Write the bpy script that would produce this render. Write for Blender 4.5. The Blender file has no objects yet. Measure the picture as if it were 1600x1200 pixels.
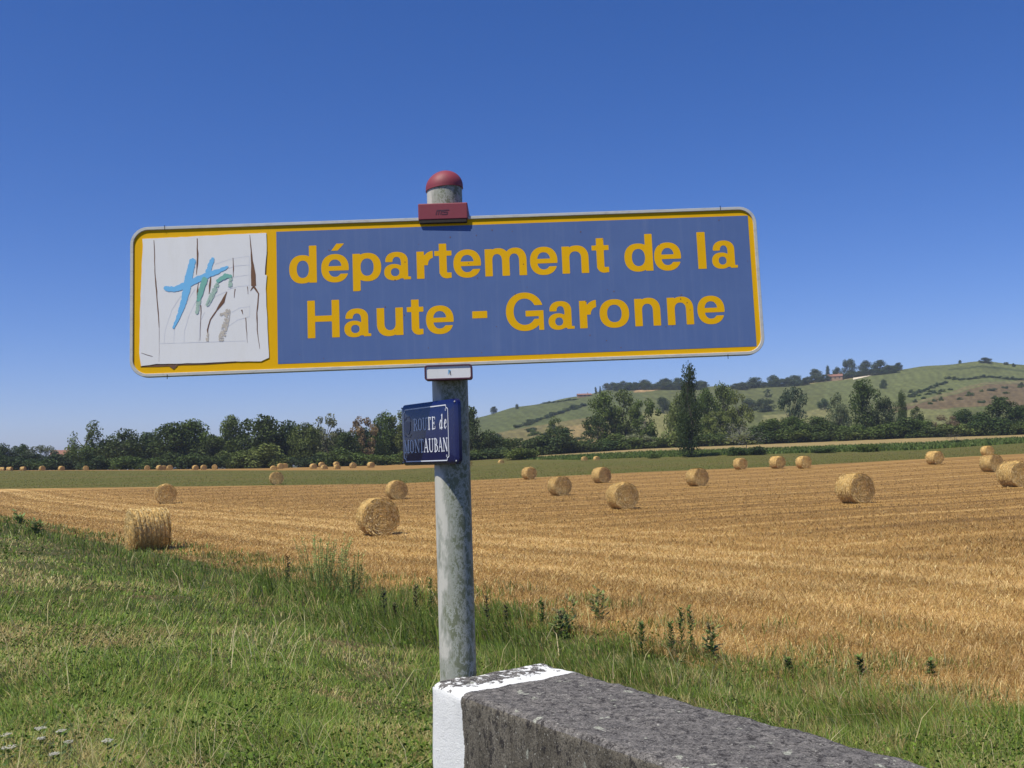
import bpy, bmesh, math, random
import numpy as np
from math import sin, cos, tan, radians, pi, sqrt, atan2
from mathutils import Vector, Matrix
S = bpy.context.scene
rng = np.random.default_rng(7); random.seed(7)

# ------------------------------------------------------------------ camera
F, PITCH, ROLL, CAMZ = 1570.0, radians(4.16), radians(1.9), 2.6
_r0 = np.array([1., 0, 0]); _f = np.array([0, cos(PITCH), sin(PITCH)]); _u0 = np.array([0, -sin(PITCH), cos(PITCH)])
_rt = cos(ROLL)*_r0 - sin(ROLL)*_u0; _up = sin(ROLL)*_r0 + cos(ROLL)*_u0
CAM = np.array([0, 0, CAMZ])
cd = bpy.data.cameras.new('camera'); cam = bpy.data.objects.new('camera', cd); S.collection.objects.link(cam)
M = Matrix(((_rt[0], _up[0], -_f[0]), (_rt[1], _up[1], -_f[1]), (_rt[2], _up[2], -_f[2]))).to_4x4()
M.translation = CAM; cam.matrix_world = M
cd.sensor_width = 36; cd.lens = 36*F/1600; cd.clip_start = 0.05; cd.clip_end = 12000
S.camera = cam
# ------------------------------------------------------------------ world + sun
SUN_EL, SUN_AZ = radians(61), radians(48)           # azimuth: left of straight-behind-the-camera
sdir = Vector((-sin(SUN_AZ)*cos(SUN_EL), -cos(SUN_AZ)*cos(SUN_EL), sin(SUN_EL)))
W = bpy.data.worlds.new('World'); S.world = W; W.use_nodes = True
nt = W.node_tree; bg = nt.nodes['Background']
sky = nt.nodes.new('ShaderNodeTexSky'); sky.sky_type = 'NISHITA'; sky.sun_disc = False
sky.sun_elevation = SUN_EL; sky.sun_rotation = atan2(sdir.x, sdir.y)
sky.altitude = 100; sky.air_density = 0.85; sky.dust_density = 0.2; sky.ozone_density = 2.0
hs = nt.nodes.new('ShaderNodeHueSaturation'); hs.inputs['Saturation'].default_value = 1.32
nt.links.new(sky.outputs[0], hs.inputs['Color']); mu = nt.nodes.new('ShaderNodeMix'); mu.data_type = 'RGBA'; mu.blend_type = 'MULTIPLY'; mu.inputs[0].default_value = 1
mu.inputs[7].default_value = (.90, .89, 1.27, 1); nt.links.new(hs.outputs[0], mu.inputs[6]); nt.links.new(mu.outputs[2], bg.inputs[0])
bg.inputs[1].default_value = 0.076
sl = bpy.data.lights.new('sun', 'SUN'); so = bpy.data.objects.new('sun', sl); S.collection.objects.link(so)
sl.energy = 4.6; sl.angle = radians(0.53); sl.color = (1.0, 0.955, 0.81)
so.rotation_euler = sdir.to_track_quat('Z', 'Y').to_euler()
S.view_settings.view_transform = 'Standard'; S.view_settings.look = 'None'
S.view_settings.exposure = 0.35; S.view_settings.gamma = 1.0
S.cycles.max_bounces = 5; S.cycles.transparent_max_bounces = 6; S.cycles.volume_bounces = 0

# ------------------------------------------------------------------ helpers
def link(o, parent=None):
    S.collection.objects.link(o)
    if parent is not None: o.parent = parent
    return o
def tag(o, label=None, cat=None, group=None, kind=None):
    if label: o['label'] = label
    if cat: o['category'] = cat
    if group: o['group'] = group
    if kind: o['kind'] = kind
    return o
def empty(name, loc, rz=0.0):
    o = bpy.data.objects.new(name, None); o.location = loc; o.rotation_euler = (0, 0, rz); o.empty_display_size = .1
    return link(o)
def mesh_np(name, verts, faces, mats, loops_per=None, smooth=False, midx=None, colors=None):
    """faces: list of int arrays (n,k) of equal k each"""
    me = bpy.data.meshes.new(name)
    verts = np.asarray(verts, np.float32).reshape(-1, 3)
    if not isinstance(faces, list): faces = [faces]
    faces = [np.asarray(f, np.int32) for f in faces if len(f)]
    me.vertices.add(len(verts)); me.vertices.foreach_set('co', verts.ravel())
    nl = sum(f.size for f in faces); nf = sum(len(f) for f in faces)
    me.loops.add(nl); me.polygons.add(nf)
    me.loops.foreach_set('vertex_index', np.concatenate([f.ravel() for f in faces]) if nf else np.zeros(0, np.int32))
    tot = np.concatenate([np.full(len(f), f.shape[1], np.int32) for f in faces]) if nf else np.zeros(0, np.int32)
    st = np.concatenate([[0], np.cumsum(tot)[:-1]]).astype(np.int32)
    me.polygons.foreach_set('loop_start', st)
    me.polygons.foreach_set('use_smooth', np.full(nf, smooth))
    if midx is not None: me.polygons.foreach_set('material_index', np.asarray(midx, np.int32))
    if colors is not None:
        ca = me.color_attributes.new('tint', 'FLOAT_COLOR', 'POINT')
        c = np.ones((len(verts), 4), np.float32); c[:, :3] = colors; ca.data.foreach_set('color', c.ravel())
    me.update(calc_edges=True); me.validate()
    for m in (mats if isinstance(mats, (list, tuple)) else [mats]): me.materials.append(m)
    return me
def obj(name, me, parent=None, loc=None):
    o = bpy.data.objects.new(name, me)
    if loc is not None: o.location = loc
    return link(o, parent)

_tab = np.random.default_rng(3).random((256, 256))
def vnoise(x, y, seed=0):
    x = np.asarray(x, float)+seed*17.3; y = np.asarray(y, float)+seed*9.7
    xi = np.floor(x).astype(int); yi = np.floor(y).astype(int); fx = x-xi; fy = y-yi
    fx = fx*fx*(3-2*fx); fy = fy*fy*(3-2*fy)
    g = lambda a, b: _tab[a % 256, b % 256]
    return (g(xi, yi)*(1-fx)+g(xi+1, yi)*fx)*(1-fy)+(g(xi, yi+1)*(1-fx)+g(xi+1, yi+1)*fx)*fy
def fbm(x, y, seed=0, o=3):
    r = 0; a = .5; s = 1
    for k in range(o): r = r+a*vnoise(np.asarray(x)*s, np.asarray(y)*s, seed+k); a *= .5; s *= 2.1
    return r/(1-.5**o)
def sm(t): t = np.clip(t, 0, 1); return t*t*(3-2*t)

def ray(x, y): return _f+_rt*(x-800)/F+_up*(600-y)/F
def at_plane(x, y, o, n):
    d = ray(x, y); o = np.asarray(o, float); n = np.asarray(n, float); return CAM+d*((o-CAM)@n)/(d@n)
def hor(x): return 740.7-.0332*x

# ------------------------------------------------------------------ materials
class NB:
    def __init__(s, name, rough=.8, spec=.3):
        s.m = bpy.data.materials.new(name); s.m.use_nodes = True; s.t = s.m.node_tree; s.N = s.t.nodes
        s.b = s.N['Principled BSDF']; s.b.inputs['Roughness'].default_value = rough
        s.b.inputs['Specular IOR Level'].default_value = spec
    def n(s, typ, **kw):
        nd = s.N.new(typ)
        for k, v in kw.items(): setattr(nd, k, v)
        return nd
    def set(s, sock, v):
        if hasattr(v, 'is_output') or isinstance(v, bpy.types.NodeSocket): s.t.links.new(v, sock)
        else: sock.default_value = v
    def math(s, op, a, b=0.0, c=None, clamp=False):
        nd = s.n('ShaderNodeMath', operation=op); nd.use_clamp = clamp
        s.set(nd.inputs[0], a); s.set(nd.inputs[1], b)
        if c is not None: s.set(nd.inputs[2], c)
        return nd.outputs[0]
    def coord(s, kind='Object'): return s.n('ShaderNodeTexCoord').outputs[kind]
    def mapping(s, v, scale=(1, 1, 1), rot=(0, 0, 0), loc=(0, 0, 0)):
        nd = s.n('ShaderNodeMapping'); s.t.links.new(v, nd.inputs[0])
        nd.inputs['Scale'].default_value = scale; nd.inputs['Rotation'].default_value = rot; nd.inputs['Location'].default_value = loc
        return nd.outputs[0]
    def noise(s, v, scale, detail=4, rough=.6, dist=0):
        nd = s.n('ShaderNodeTexNoise'); s.t.links.new(v, nd.inputs['Vector'])
        nd.inputs['Scale'].default_value = scale; nd.inputs['Detail'].default_value = detail
        nd.inputs['Roughness'].default_value = rough; nd.inputs['Distortion'].default_value = dist
        return nd.outputs['Fac']
    def ramp(s, fac, stops, mode='LINEAR'):
        nd = s.n('ShaderNodeValToRGB'); s.t.links.new(fac, nd.inputs[0]); cr = nd.color_ramp; cr.interpolation = mode
        while len(cr.elements) < len(stops): cr.elements.new(.5)
        for e, (p, c) in zip(cr.elements, stops):
            e.position = p; e.color = (c, c, c, 1) if isinstance(c, (int, float)) else (*c, 1)
        return nd.outputs[0]
    def mix(s, fac, a, b, mode='MIX'):
        nd = s.n('ShaderNodeMix', data_type='RGBA', blend_type=mode)
        s.set(nd.inputs[0], fac)
        for k, v in ((6, a), (7, b)):
            if isinstance(v, tuple) and len(v) == 3: v = (*v, 1)
            s.set(nd.inputs[k], v)
        return nd.outputs[2]
    def color(s, v): s.set(s.b.inputs['Base Color'], (*v, 1) if isinstance(v, tuple) and len(v) == 3 else v); return s
    def bump(s, h, strength=.3, dist=.02):
        nd = s.n('ShaderNodeBump'); nd.inputs['Strength'].default_value = strength; nd.inputs['Distance'].default_value = dist
        s.t.links.new(h, nd.inputs['Height']); s.t.links.new(nd.outputs[0], s.b.inputs['Normal']); return s
    def translucent(s, col, f):
        tr = s.n('ShaderNodeBsdfTranslucent'); s.set(tr.inputs[0], col); mx = s.n('ShaderNodeMixShader'); mx.inputs[0].default_value = f
        s.t.links.new(s.b.outputs[0], mx.inputs[1]); s.t.links.new(tr.outputs[0], mx.inputs[2])
        s.t.links.new(mx.outputs[0], s.N['Material Output'].inputs[0]); return s

def blade_mat(name, rough=.6, trans=.25, spec=.25):
    b = NB(name, rough, spec); a = b.n('ShaderNodeAttribute', attribute_name='tint').outputs['Color']
    b.color(a); b.translucent(a, trans); return b.m
M_blade = blade_mat('grass_blades'); M_straw = blade_mat('straw_blades', .55, .12, .35)

def leaf_mat():
    b = NB('tree_leaves', .65, .2); oi = b.n('ShaderNodeObjectInfo'); co = b.coord('Object')
    v = b.noise(co, 5.0, 3); v2 = b.noise(co, 60.0, 1)
    k = b.math('MULTIPLY_ADD', v, 1.3, .35); k2 = b.math('MULTIPLY_ADD', v2, 1.1, .45); k = b.math('MULTIPLY', k, k2)
    c = b.mix(1.0, oi.outputs['Color'], (1, 1, 1), 'MULTIPLY')
    hsv = b.n('ShaderNodeHueSaturation'); b.t.links.new(c, hsv.inputs['Color'])
    b.set(hsv.inputs['Value'], k); b.set(hsv.inputs['Hue'], b.math('MULTIPLY_ADD', v2, .05, .475))
    b.color(hsv.outputs[0]); b.translucent(hsv.outputs[0], .22); return b.m
M_leaf = leaf_mat()
def bark_mat():
    b = NB('bark', .9); co = b.coord(); b.color(b.ramp(b.noise(co, 30, 4), [(.3, (.05, .04, .03)), (.7, (.16, .14, .11))])); return b.m
M_bark = bark_mat()

# ------------------------------------------------------------------ terrain
T = np.array([-.544, .839]); NN = np.array([.839, .544])       # along the road / across it to the right
EP = np.array([4.9, 9.7]); EN = np.array([.81, .58])/sqrt(.81**2+.58**2)   # line where field begins
def edge_e(x, y): return (x-EP[0])*EN[0]+(y-EP[1])*EN[1]
def nn(x, y): return x*NN[0]+y*NN[1]
UX = [0, 200, 400, 600, 800, 1000, 1240, 1430, 1600]
O1 = [23, 27, 31, 35, 33, 30, 28.3, 24, 21]
O2 = [-5, 1, 7.5, 14, 9.5, 9.5, 10, 11, 5]
def D1(u): return np.interp(u, UX, [112, 110, 108, 104, 106, 108, 112, 112, 116])
def D2(u): return np.full_like(np.asarray(u, float), 180.)
ZD = 205.; 
O3 = [-5.5, 0, 4.5, 6.5, 2, -1.5, 0, 0, -2]          # at 205 m
O4 = [-6, 0, 4.5, 6, 0, -6, -7.5, -9, -8.5]            # at 258 m
RU = [-400, 300, 560, 640, 745, 800, 860, 920, 945, 1000, 1080, 1170, 1240, 1300, 1390, 1440, 1500, 1545, 1600, 1800, 2100, 2600]
RY = [745, 728, 712, 690, 651, 637, 629, 616, 609, 606, 606, 604, 597, 592, 579, 572, 567, 565, 571, 585, 600, 640]
DR = 820.; DB = 258.
def off2z(off, d): return CAMZ-off*d/F
def field_z(u, y):
    z1 = off2z(np.interp(u, UX, O1), D1(u)); z2 = off2z(np.interp(u, UX, O2), D2(u))
    z3 = off2z(np.interp(u, UX, O3), ZD); z4 = off2z(np.interp(u, UX, O4), DB)
    d1 = D1(u); d2 = D2(u)
    a = np.clip((y-68)/(d1-68), 0, 1)**1.4*z1
    t = np.clip((y-d1)/(d2-d1), 0, 1); b = z1+(z2-z1)*t
    t = np.clip((y-d2)/(ZD-d2), 0, 1); c = z2+(z3-z2)*t
    t = np.clip((y-ZD)/(DB-ZD), 0, 1); d = z3+(z4-z3)*t
    return np.where(y < d1, a, np.where(y < d2, b, np.where(y < ZD, c, d)))
def hill_z(u, y):
    z4 = off2z(np.interp(u, UX, O4), DB); o4 = np.interp(u, UX, O4)
    ry = np.interp(u, RU, RY)+1.2*np.sin(u/37.)+.7*np.sin(u/13.)
    offr = ry-(740.7-.0332*u)
    t = np.clip((y-DB)/(DR-DB), 0, 1); tt = t**.85
    bump_ = (fbm(u/140., y/140., 5)-.5)*16*np.sin(pi*t)
    off = o4+(offr-o4)*tt+bump_
    z = off2z(off, y)
    zr = off2z(offr, DR); back = zr-(y-DR)*.05-((y-DR)/300.)**2*6
    return np.where(y <= DR, z, back)
def H(x, y):
    x = np.asarray(x, float); y = np.asarray(y, float)
    ys = np.maximum(y, .5); u = np.clip(800+F*x/ys, -400, 2600)
    z = np.where(y > DB, hill_z(u, ys), field_z(u, ys)); z = np.where(y < 60, 0, z)
    e = edge_e(x, y); n = nn(x, y)
    q = (n-.6)/np.maximum((n-.6)-e, .3)
    bank = 1.0*(1-sm(np.where(e > 0, 1, np.clip(q, 0, 1))))
    lump = (fbm(x*.9, y*.9, 2)-.5)*.16*sm((n-.3)/1.0)*sm(-e/1.0+.2)*(y < 100)
    stub = (fbm(x*.5, y*.5, 8)-.5)*.05*(e > 0)*(y < 80)
    return z+bank*(y < 110)+lump+stub
def ground_hit(px, py, lo=3., hi=900.):
    d = ray(px, py); ts = np.exp(np.linspace(np.log(lo), np.log(hi), 6000))
    P = CAM+d*ts[:, None]; k = np.argmax(P[:, 2] < H(P[:, 0], P[:, 1]))
    return P[k] if P[k, 2] < H(P[k, 0], P[k, 1]) else None
def at_depth(px, Y):                      # ground point under a column at depth Y (column measured near the horizon)
    x = (at_plane(px, hor(px)-20, (0, Y, 0), (0, 1, 0)))[0]
    return np.array([x, Y, float(H(x, Y))])

def grid(name, us, rows, m, colors=None, kind='structure', zoff=0.0):
    """us: (nu), rows: (nr,nu) depths"""
    nu = len(us); nr = len(rows); U = np.tile(us, (nr, 1)); Y = rows; X = (U-800)/F*Y; Z = H(X, Y)+zoff
    V = np.stack([X, Y, Z], -1).reshape(-1, 3); i = np.arange(nr-1)[:, None]*nu+np.arange(nu-1)[None]
    Fc = np.stack([i, i+1, i+nu+1, i+nu], -1).reshape(-1, 4)
    col = colors(U, Y, X).reshape(-1, 3) if colors else None
    o = obj(name, mesh_np(name, V, Fc, m, smooth=True, colors=col)); return tag(o, kind=kind)

def band(x, y):
    """light and dark windrow bands on the stubble, 0..1 (same formula in shader)"""
    v = y*.913-x*.407
    w = v+.5*np.sin(x*.11)+.3*np.sin(x*.31+1)
    s = .5+.12*np.sin(w*.93)+.16*np.sin(w*2.37+1.3)+.20*np.sin(w*4.1+.4)
    e = edge_e(x, y); w2 = e+.3*np.sin(y*.23)
    s2 = .5+.12*np.sin(w2*1.5+.6)+.16*np.sin(w2*3.3)
    k = np.clip((e-9)/10., 0, 1)
    return s*k+s2*(1-k)

def stubble_mat():
    b = NB('stubble_ground', .85, .2); co = b.coord('Object')
    sx = b.n('ShaderNodeSeparateXYZ'); b.t.links.new(co, sx.inputs[0]); X, Y = sx.outputs[0], sx.outputs[1]
    m = b.math
    v = m('SUBTRACT', m('MULTIPLY', Y, .913), m('MULTIPLY', X, .407))
    nz = b.noise(b.mapping(co, (.08, .08, .08)), 1.0, 3)
    w = m('ADD', m('ADD', v, m('MULTIPLY', m('SINE', m('MULTIPLY', X, .11)), .5)), m('MULTIPLY', m('SINE', m('MULTIPLY_ADD', X, .31, 1.0)), .3))
    w = m('ADD', w, m('MULTIPLY', nz, .8))
    sn = lambda q, k, p, a: m('MULTIPLY', m('SINE', m('MULTIPLY_ADD', q, k, p)), a)
    s = m('ADD', m('ADD', m('ADD', sn(w, .93, 0, .12), sn(w, 2.37, 1.3, .16)), sn(w, 4.1, .4, .20)), .5)
    e = m('ADD', m('MULTIPLY', m('SUBTRACT', X, EP[0]), float(EN[0])), m('MULTIPLY', m('SUBTRACT', Y, EP[1]), float(EN[1])))
    w2 = m('ADD', e, m('MULTIPLY', m('SINE', m('MULTIPLY', Y, .23)), .3))
    s2 = m('ADD', m('ADD', sn(w2, 1.5, .6, .12), sn(w2, 3.3, 0, .16)), .5)
    k = m('DIVIDE', m('SUBTRACT', e, 9.0), 10.0, clamp=True)
    st = m('ADD', m('MULTIPLY', s, k), m('MULTIPLY', s2, m('SUBTRACT', 1.0, k)))
    rot = b.mapping(co, (1, 1, 1), (0, 0, -atan2(.407, .913)))
    streak = b.noise(b.mapping(rot, (.35, 3.0, 1)), 1.0, 5, .7)
    fine = b.noise(co, 14.0, 5, .75)
    t = m('ADD', m('ADD', m('MULTIPLY', st, .46), m('MULTIPLY', streak, .50)), m('MULTIPLY', fine, .5))
    t = m('SUBTRACT', t, m('MULTIPLY', k, .19)); c = b.ramp(t, [(.36, (.17, .092, .026)), (.54, (.26, .148, .041)), (.70, (.37, .215, .064)), (.86, (.58, .40, .17))])
    b.color(c); b.bump(b.math('ADD', fine, streak), .5, .06); return b.m
M_stub = stubble_mat()
def soil_grass_mat():
    b = NB('verge_soil', .95, .1); co = b.coord('Object')
    t = b.noise(co, 1.3, 5, .7); f = b.noise(co, 25., 4, .7)
    c = b.ramp(t, [(.35, (.045, .06, .015)), (.5, (.09, .095, .03)), (.60, (.17, .12, .06)), (.75, (.25, .17, .09))])
    b.color(b.mix(b.math('MULTIPLY', f, .8), c, (.03, .035, .012))); b.bump(f, .6, .04); return b.m
M_verge = soil_grass_mat()
def crop_mat():
    b = NB('low_green_crop', .9, .1); co = b.coord('Object')
    rot = b.mapping(co, (1, 1, 1), (0, 0, -.42))
    t = b.noise(b.mapping(rot, (.02, .3, 1)), 1.0, 5, .7); f = b.noise(co, 2.5, 4, .8)
    c = b.ramp(t, [(.3, (.095, .105, .022)), (.5, (.135, .122, .034)), (.7, (.165, .118, .044))])
    b.color(b.mix(b.ramp(f, [(.4, 0.), (.7, .55)]), c, (.045, .065, .012))); b.bump(f, .8, .3); return b.m
M_crop = crop_mat()
def plain_field(name, c0, c1, sc=.3):
    b = NB(name, .9, .1); co = b.coord('Object'); f = b.noise(b.mapping(co, (1, 3, 1)), sc, 6, .75)
    b.color(b.ramp(f, [(.35, c0), (.65, c1)])); return b.m
M_tan = plain_field('dry_meadow', (.20, .15, .062), (.34, .25, .11))

us = np.concatenate([np.linspace(-320, 1900, 380), np.linspace(1910, 2400, 30)])
cc = (us-800)/F; dE = np.clip(9.62/np.maximum(.813*cc+.582, .05)-.35, 0, 100)
r = np.linspace(0, 1, 260)[:, None]; inv = 1/dE*(1-r)+1/D1(us)*r
stubble = grid('stubble_field', us, 1/inv, M_stub)
r = np.linspace(0, 1, 30)[:, None]
grid('green_field', us, D1(us)*(1-r)+D2(us)*r, M_crop)
# far strips: stubble on the left, maize ground + dry strip on the right
lft = us <= 735; rgt = us >= 728
ul = us[lft]; ur = us[rgt]; r = np.linspace(0, 1, 10)[:, None]
grid('far_stubble_field', ul, D2(ul)*(1-r)+(ZD+25)*r, M_stub)
grid('maize_ground', ur, D2(ur)*(1-r)+ZD*r, M_crop)
grid('dry_strip', ur, np.full(len(ur), ZD)*(1-r)+DB*r, M_tan)
r = np.linspace(0, 1, 6)[:, None]
grid('woodland_floor', ul, (ZD+25)*(1-r)+DB*r*np.ones(len(ul)), M_verge)

# hill with its land cover patches (true field parcels)
def hill_cols(U, Y, X):
    t = np.clip((Y-DB)/(DR-DB), 0, 1); uw = U+22*(fbm(U/50., t*9, 3)-.5); tw = t+.05*(fbm(U/40., t*7, 4)-.5)
    base = np.array([.115, .125, .042]); C = np.tile(base, U.shape+(1,)).astype(float)
    def put(m, c, a=1.0): C[m] = C[m]*(1-a)+np.array(c)*a
    put((uw < 1000) & (tw > .55), (.10, .115, .04))
    put((uw < 960) & (tw < .55), (.20, .16, .065), .7)
    put((uw > 860) & (uw < 940) & (tw < .42) & (tw > .05), (.27, .20, .085))
    put((uw > 1005) & (uw < 1060) & (tw < .6) & (tw > .1), (.20, .19, .07))
    put((uw > 1190) & (uw < 1300) & (tw > .28) & (tw < .48), (.20, .19, .075))
    put((uw > 1290) & (tw > .5) & (tw < .99), (.13, .145, .05))
    s = (tw-.30)-(uw-1400)*.0018
    put((uw > 1380) & (s < .06) & (tw > .33), (.15, .105, .055), .9)
    put((uw > 1380) & (s > .07) & (s < .11), (.20, .155, .08), .6)
    put((uw > 1410) & (uw < 1480) & (tw > .12) & (tw < .33), (.18, .18, .07))
    put((uw > 990) & (uw < 1035) & (tw > .95), (.40, .27, .13))
    put((uw > 1255) & (uw < 1340) & (tw > .955), (.32, .24, .11), .8)
    put((uw > 1480) & (tw > .9) & (tw < .93), (.06, .075, .03), .8)
    rows = .92+.16*np.sin(uw*.5+tw*60)
    C *= (rows*(.62+.5*fbm(U/9., t*60, 6)))[..., None]
    return C
def hill_mat():
    b = NB('hill_ground', .95, .1); a = b.n('ShaderNodeAttribute', attribute_name='tint').outputs['Color']; co = b.coord('Object')
    f = b.noise(co, .06, 6, .8); g = b.noise(co, .35, 3, .7)
    k = b.math('MULTIPLY', b.math('MULTIPLY_ADD', f, 1.0, .5), b.math('MULTIPLY_ADD', g, .9, .55))
    cm = b.n('ShaderNodeVectorMath', operation='SCALE'); b.t.links.new(a, cm.inputs[0]); b.set(cm.inputs['Scale'], k)
    b.color(cm.outputs[0]); return b.m
uh = np.linspace(540, 2400, 420); r = np.linspace(0, 1, 90)[:, None]
hill = grid('hill', uh, np.concatenate([DB+(DR-DB)*r*np.ones(len(uh)), DR+np.linspace(15, 700, 12)[:, None]*np.ones(len(uh))]), hill_mat(), hill_cols)

# road side of the verge, and a sheet out to the horizon
def verge():
    s = np.concatenate([np.linspace(-6, 20, 120), np.linspace(20.5, 125, 110)]); q = np.linspace(0, 1, 70)
    V = np.zeros((len(s), len(q), 3)); n0 = -.7
    for i, si in enumerate(s):
        p0 = T*si+NN*n0; den = NN@EN; k = -((p0-EP)@EN)/den
        k = max(k+.4, .5)
        P = p0[None]+NN[None]*(k*q)[:, None]; V[i, :, :2] = P
    V[..., 2] = H(V[..., 0], V[..., 1])-.004
    n = len(q); i = np.arange(len(s)-1)[:, None]*n+np.arange(n-1)[None]
    o = obj('grass_verge', mesh_np('grass_verge', V.reshape(-1, 3), np.stack([i, i+1, i+n+1, i+n], -1).reshape(-1, 4), M_verge, smooth=True))
    tag(o, kind='structure')
verge()
def asphalt():
    b = NB('asphalt', .9, .2); f = b.noise(b.coord(), 60, 4, .8); b.color(b.ramp(f, [(.3, (.04, .04, .042)), (.7, (.085, .083, .08))])); b.bump(f, .4, .01)
    P = lambda s, n: (*(T*s+NN*n), .985)
    V = [P(-30, -8), P(-30, -.66), P(160, -.66), P(160, -8)]
    tag(obj('road', mesh_np('road', V, np.array([[0, 1, 2, 3]]), b.m)), kind='structure')
asphalt()
ang = np.linspace(0, 2*pi, 65)[:-1]; V = [(0, 0, -1.6)]+[(6000*cos(a), 6000*sin(a), -1.6) for a in ang]
tag(obj('ground', mesh_np('ground', V, np.array([[0, 1+i, 1+(i+1) % 64] for i in range(64)]), M_verge)), kind='structure')

# ------------------------------------------------------------------ flat shapes from 2-D distance functions
def sdf_faces(f, x0, x1, y0, y1, cell):
    nx = max(2, int((x1-x0)/cell)+2); ny = max(2, int((y1-y0)/cell)+2)
    xs = np.linspace(x0, x1, nx); ys = np.linspace(y0, y1, ny); X, Y = np.meshgrid(xs, ys)
    V = f(X, Y)+1e-9; ins = V < 0
    full = ins[:-1, :-1] & ins[1:, :-1] & ins[:-1, 1:] & ins[1:, 1:]
    anyi = ins[:-1, :-1] | ins[1:, :-1] | ins[:-1, 1:] | ins[1:, 1:]
    quads, tris = [], []
    for j in range(ny-1):                                  # merge runs of full cells
        row = full[j]; i = 0
        idx = np.flatnonzero(np.diff(np.concatenate([[0], row.astype(int), [0]])))
        for a, b in zip(idx[::2], idx[1::2]): quads.append([(xs[a], ys[j]), (xs[b], ys[j]), (xs[b], ys[j+1]), (xs[a], ys[j+1])])
    jj, ii = np.nonzero(anyi & ~full)
    for j, i in zip(jj, ii):
        c = [(i, j), (i+1, j), (i+1, j+1), (i, j+1)]; out = []
        for k in range(4):
            (ax, ay), (bx, by) = c[k], c[(k+1) % 4]; va, vb = V[ay, ax], V[by, bx]
            if va < 0: out.append((xs[ax], ys[ay]))
            if (va < 0) != (vb < 0):
                t = va/(va-vb); out.append((xs[ax]+(xs[bx]-xs[ax])*t, ys[ay]+(ys[by]-ys[ay])*t))
        for k in range(1, len(out)-1): tris.append([out[0], out[k], out[k+1]])
    return quads, tris
class Flat:
    """collects flat pieces in a local xz plane facing -y"""
    def __init__(s): s.v = []; s.f = []
    def poly(s, pts, y): b = len(s.v); s.v += [(p[0], y, p[1]) for p in pts]; s.f.append(list(range(b, b+len(pts))))
    def sdf(s, f, bb, cell, y, ox=0, oz=0, sc=1):
        q, t = sdf_faces(f, *bb, cell)
        for p in q+t: s.poly([(ox+a*sc, oz+c*sc) for a, c in p], y)
    def ribbon(s, pts, ws, y):
        pts = [Vector(p) for p in pts]; n = len(pts); L = []
        for i, p in enumerate(pts):
            d = (pts[min(i+1, n-1)]-pts[max(i-1, 0)]).normalized(); nn_ = Vector((-d.y, d.x)); w = ws[i] if hasattr(ws, '__len__') else ws
            L.append((p+nn_*w/2, p-nn_*w/2))
        for i in range(n-1): s.poly([L[i][0], L[i][1], L[i+1][1], L[i+1][0]], y)
    def build(s, name, m, parent):
        me = bpy.data.meshes.new(name); me.from_pydata(s.v, [], s.f); me.materials.append(m); me.update()
        bm = bmesh.new(); bm.from_mesh(me)
        for fc in bm.faces:
            if fc.normal.y > 0: fc.normal_flip()
        bm.to_mesh(me); bm.free(); return obj(name, me, parent)
mx = np.maximum; mn = np.minimum
def box(X, Y, x0, x1, y0, y1): return mx(mx(x0-X, X-x1), mx(y0-Y, Y-y1))
def ell(X, Y, cx, cy, rx, ry, p=2.25): return ((np.abs((X-cx)/rx)**p+np.abs((Y-cy)/ry)**p)**(1/p)-1)*min(rx, ry)
XH = .735
def G_o(X, Y, w): return mx(ell(X, Y, w/2, XH/2, w/2, XH/2+.015), -ell(X, Y, w/2, XH/2, w/2-.2, XH/2-.135))
def G_d(X, Y, w):
    bw = w-.03; r = mx(ell(X, Y, bw/2, XH/2, bw/2, XH/2+.015), -ell(X, Y, bw/2+.01, XH/2, bw/2-.19, XH/2-.135))
    return mn(r, box(X, Y, w-.2, w, 0, 1))
def G_p(X, Y, w):
    r = G_d(w-X, XH-Y, w); return mx(mn(r, box(X, Y, 0, .2, -.27, XH)), Y-XH-.015)
def G_e(X, Y, w):
    out = ell(X, Y, w/2, XH/2, w/2, XH/2+.015); r = mx(out, -ell(X, Y, w/2, XH/2, w/2-.19, XH/2-.135))
    r = mx(r, -box(X, Y, w*.5, w+1, .215, .31)); return mn(r, mx(out, box(X, Y, .08, w+.1, .30, .425)))
def G_ea(X, Y, w):
    a = mx(mx(.84-Y, Y-1.03), mx((.27+(Y-.84)*.75)-X, X-(.44+(Y-.84)*.95))); return mn(G_e(X, Y, w), a)
def G_a(X, Y, w):
    top = mx(mx(ell(X, Y, w*.46, .50, w*.41, .25), -ell(X, Y, w*.46, .49, w*.41-.19, .125)), .48-Y)
    stem = box(X, Y, w*.87-.185, w*.87, .03, .52)
    bowl = mx(ell(X, Y, w*.36, .205, w*.36, .22), -ell(X, Y, w*.40, .205, w*.36-.15, .108)); bowl = mx(bowl, X-w*.8)
    br = box(X, Y, w*.35, w*.8, .33, .43); br = mx(br, -(Y-.30-.13*X/w-.12)); foot = box(X, Y, w*.87-.12, w*.97, 0, .075)
    return mn(mn(mn(top, stem), mn(bowl, br)), foot)
def G_r(X, Y, w):
    arm = mx(ell(X, Y, w+.05, .36, w-.08, .39), -ell(X, Y, w+.05, .36, w-.25, .20)); arm = mx(mx(arm, X-w), .36-Y)
    return mn(box(X, Y, 0, .2, 0, XH), arm)
def G_n(X, Y, w, left=True):
    cx = (w+.06)/2; arch = mx(mx(ell(X, Y, cx, .42, (w-.06)/2, .335), -ell(X, Y, w/2, .42, (w-.4)/2, .175)), .42-Y)
    r = mn(arch, box(X, Y, w-.2, w, 0, .43)); return mn(r, box(X, Y, 0, .2, 0, XH)) if left else r
def G_u(X, Y, w): return G_n(w-X, XH-Y, w)
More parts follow.
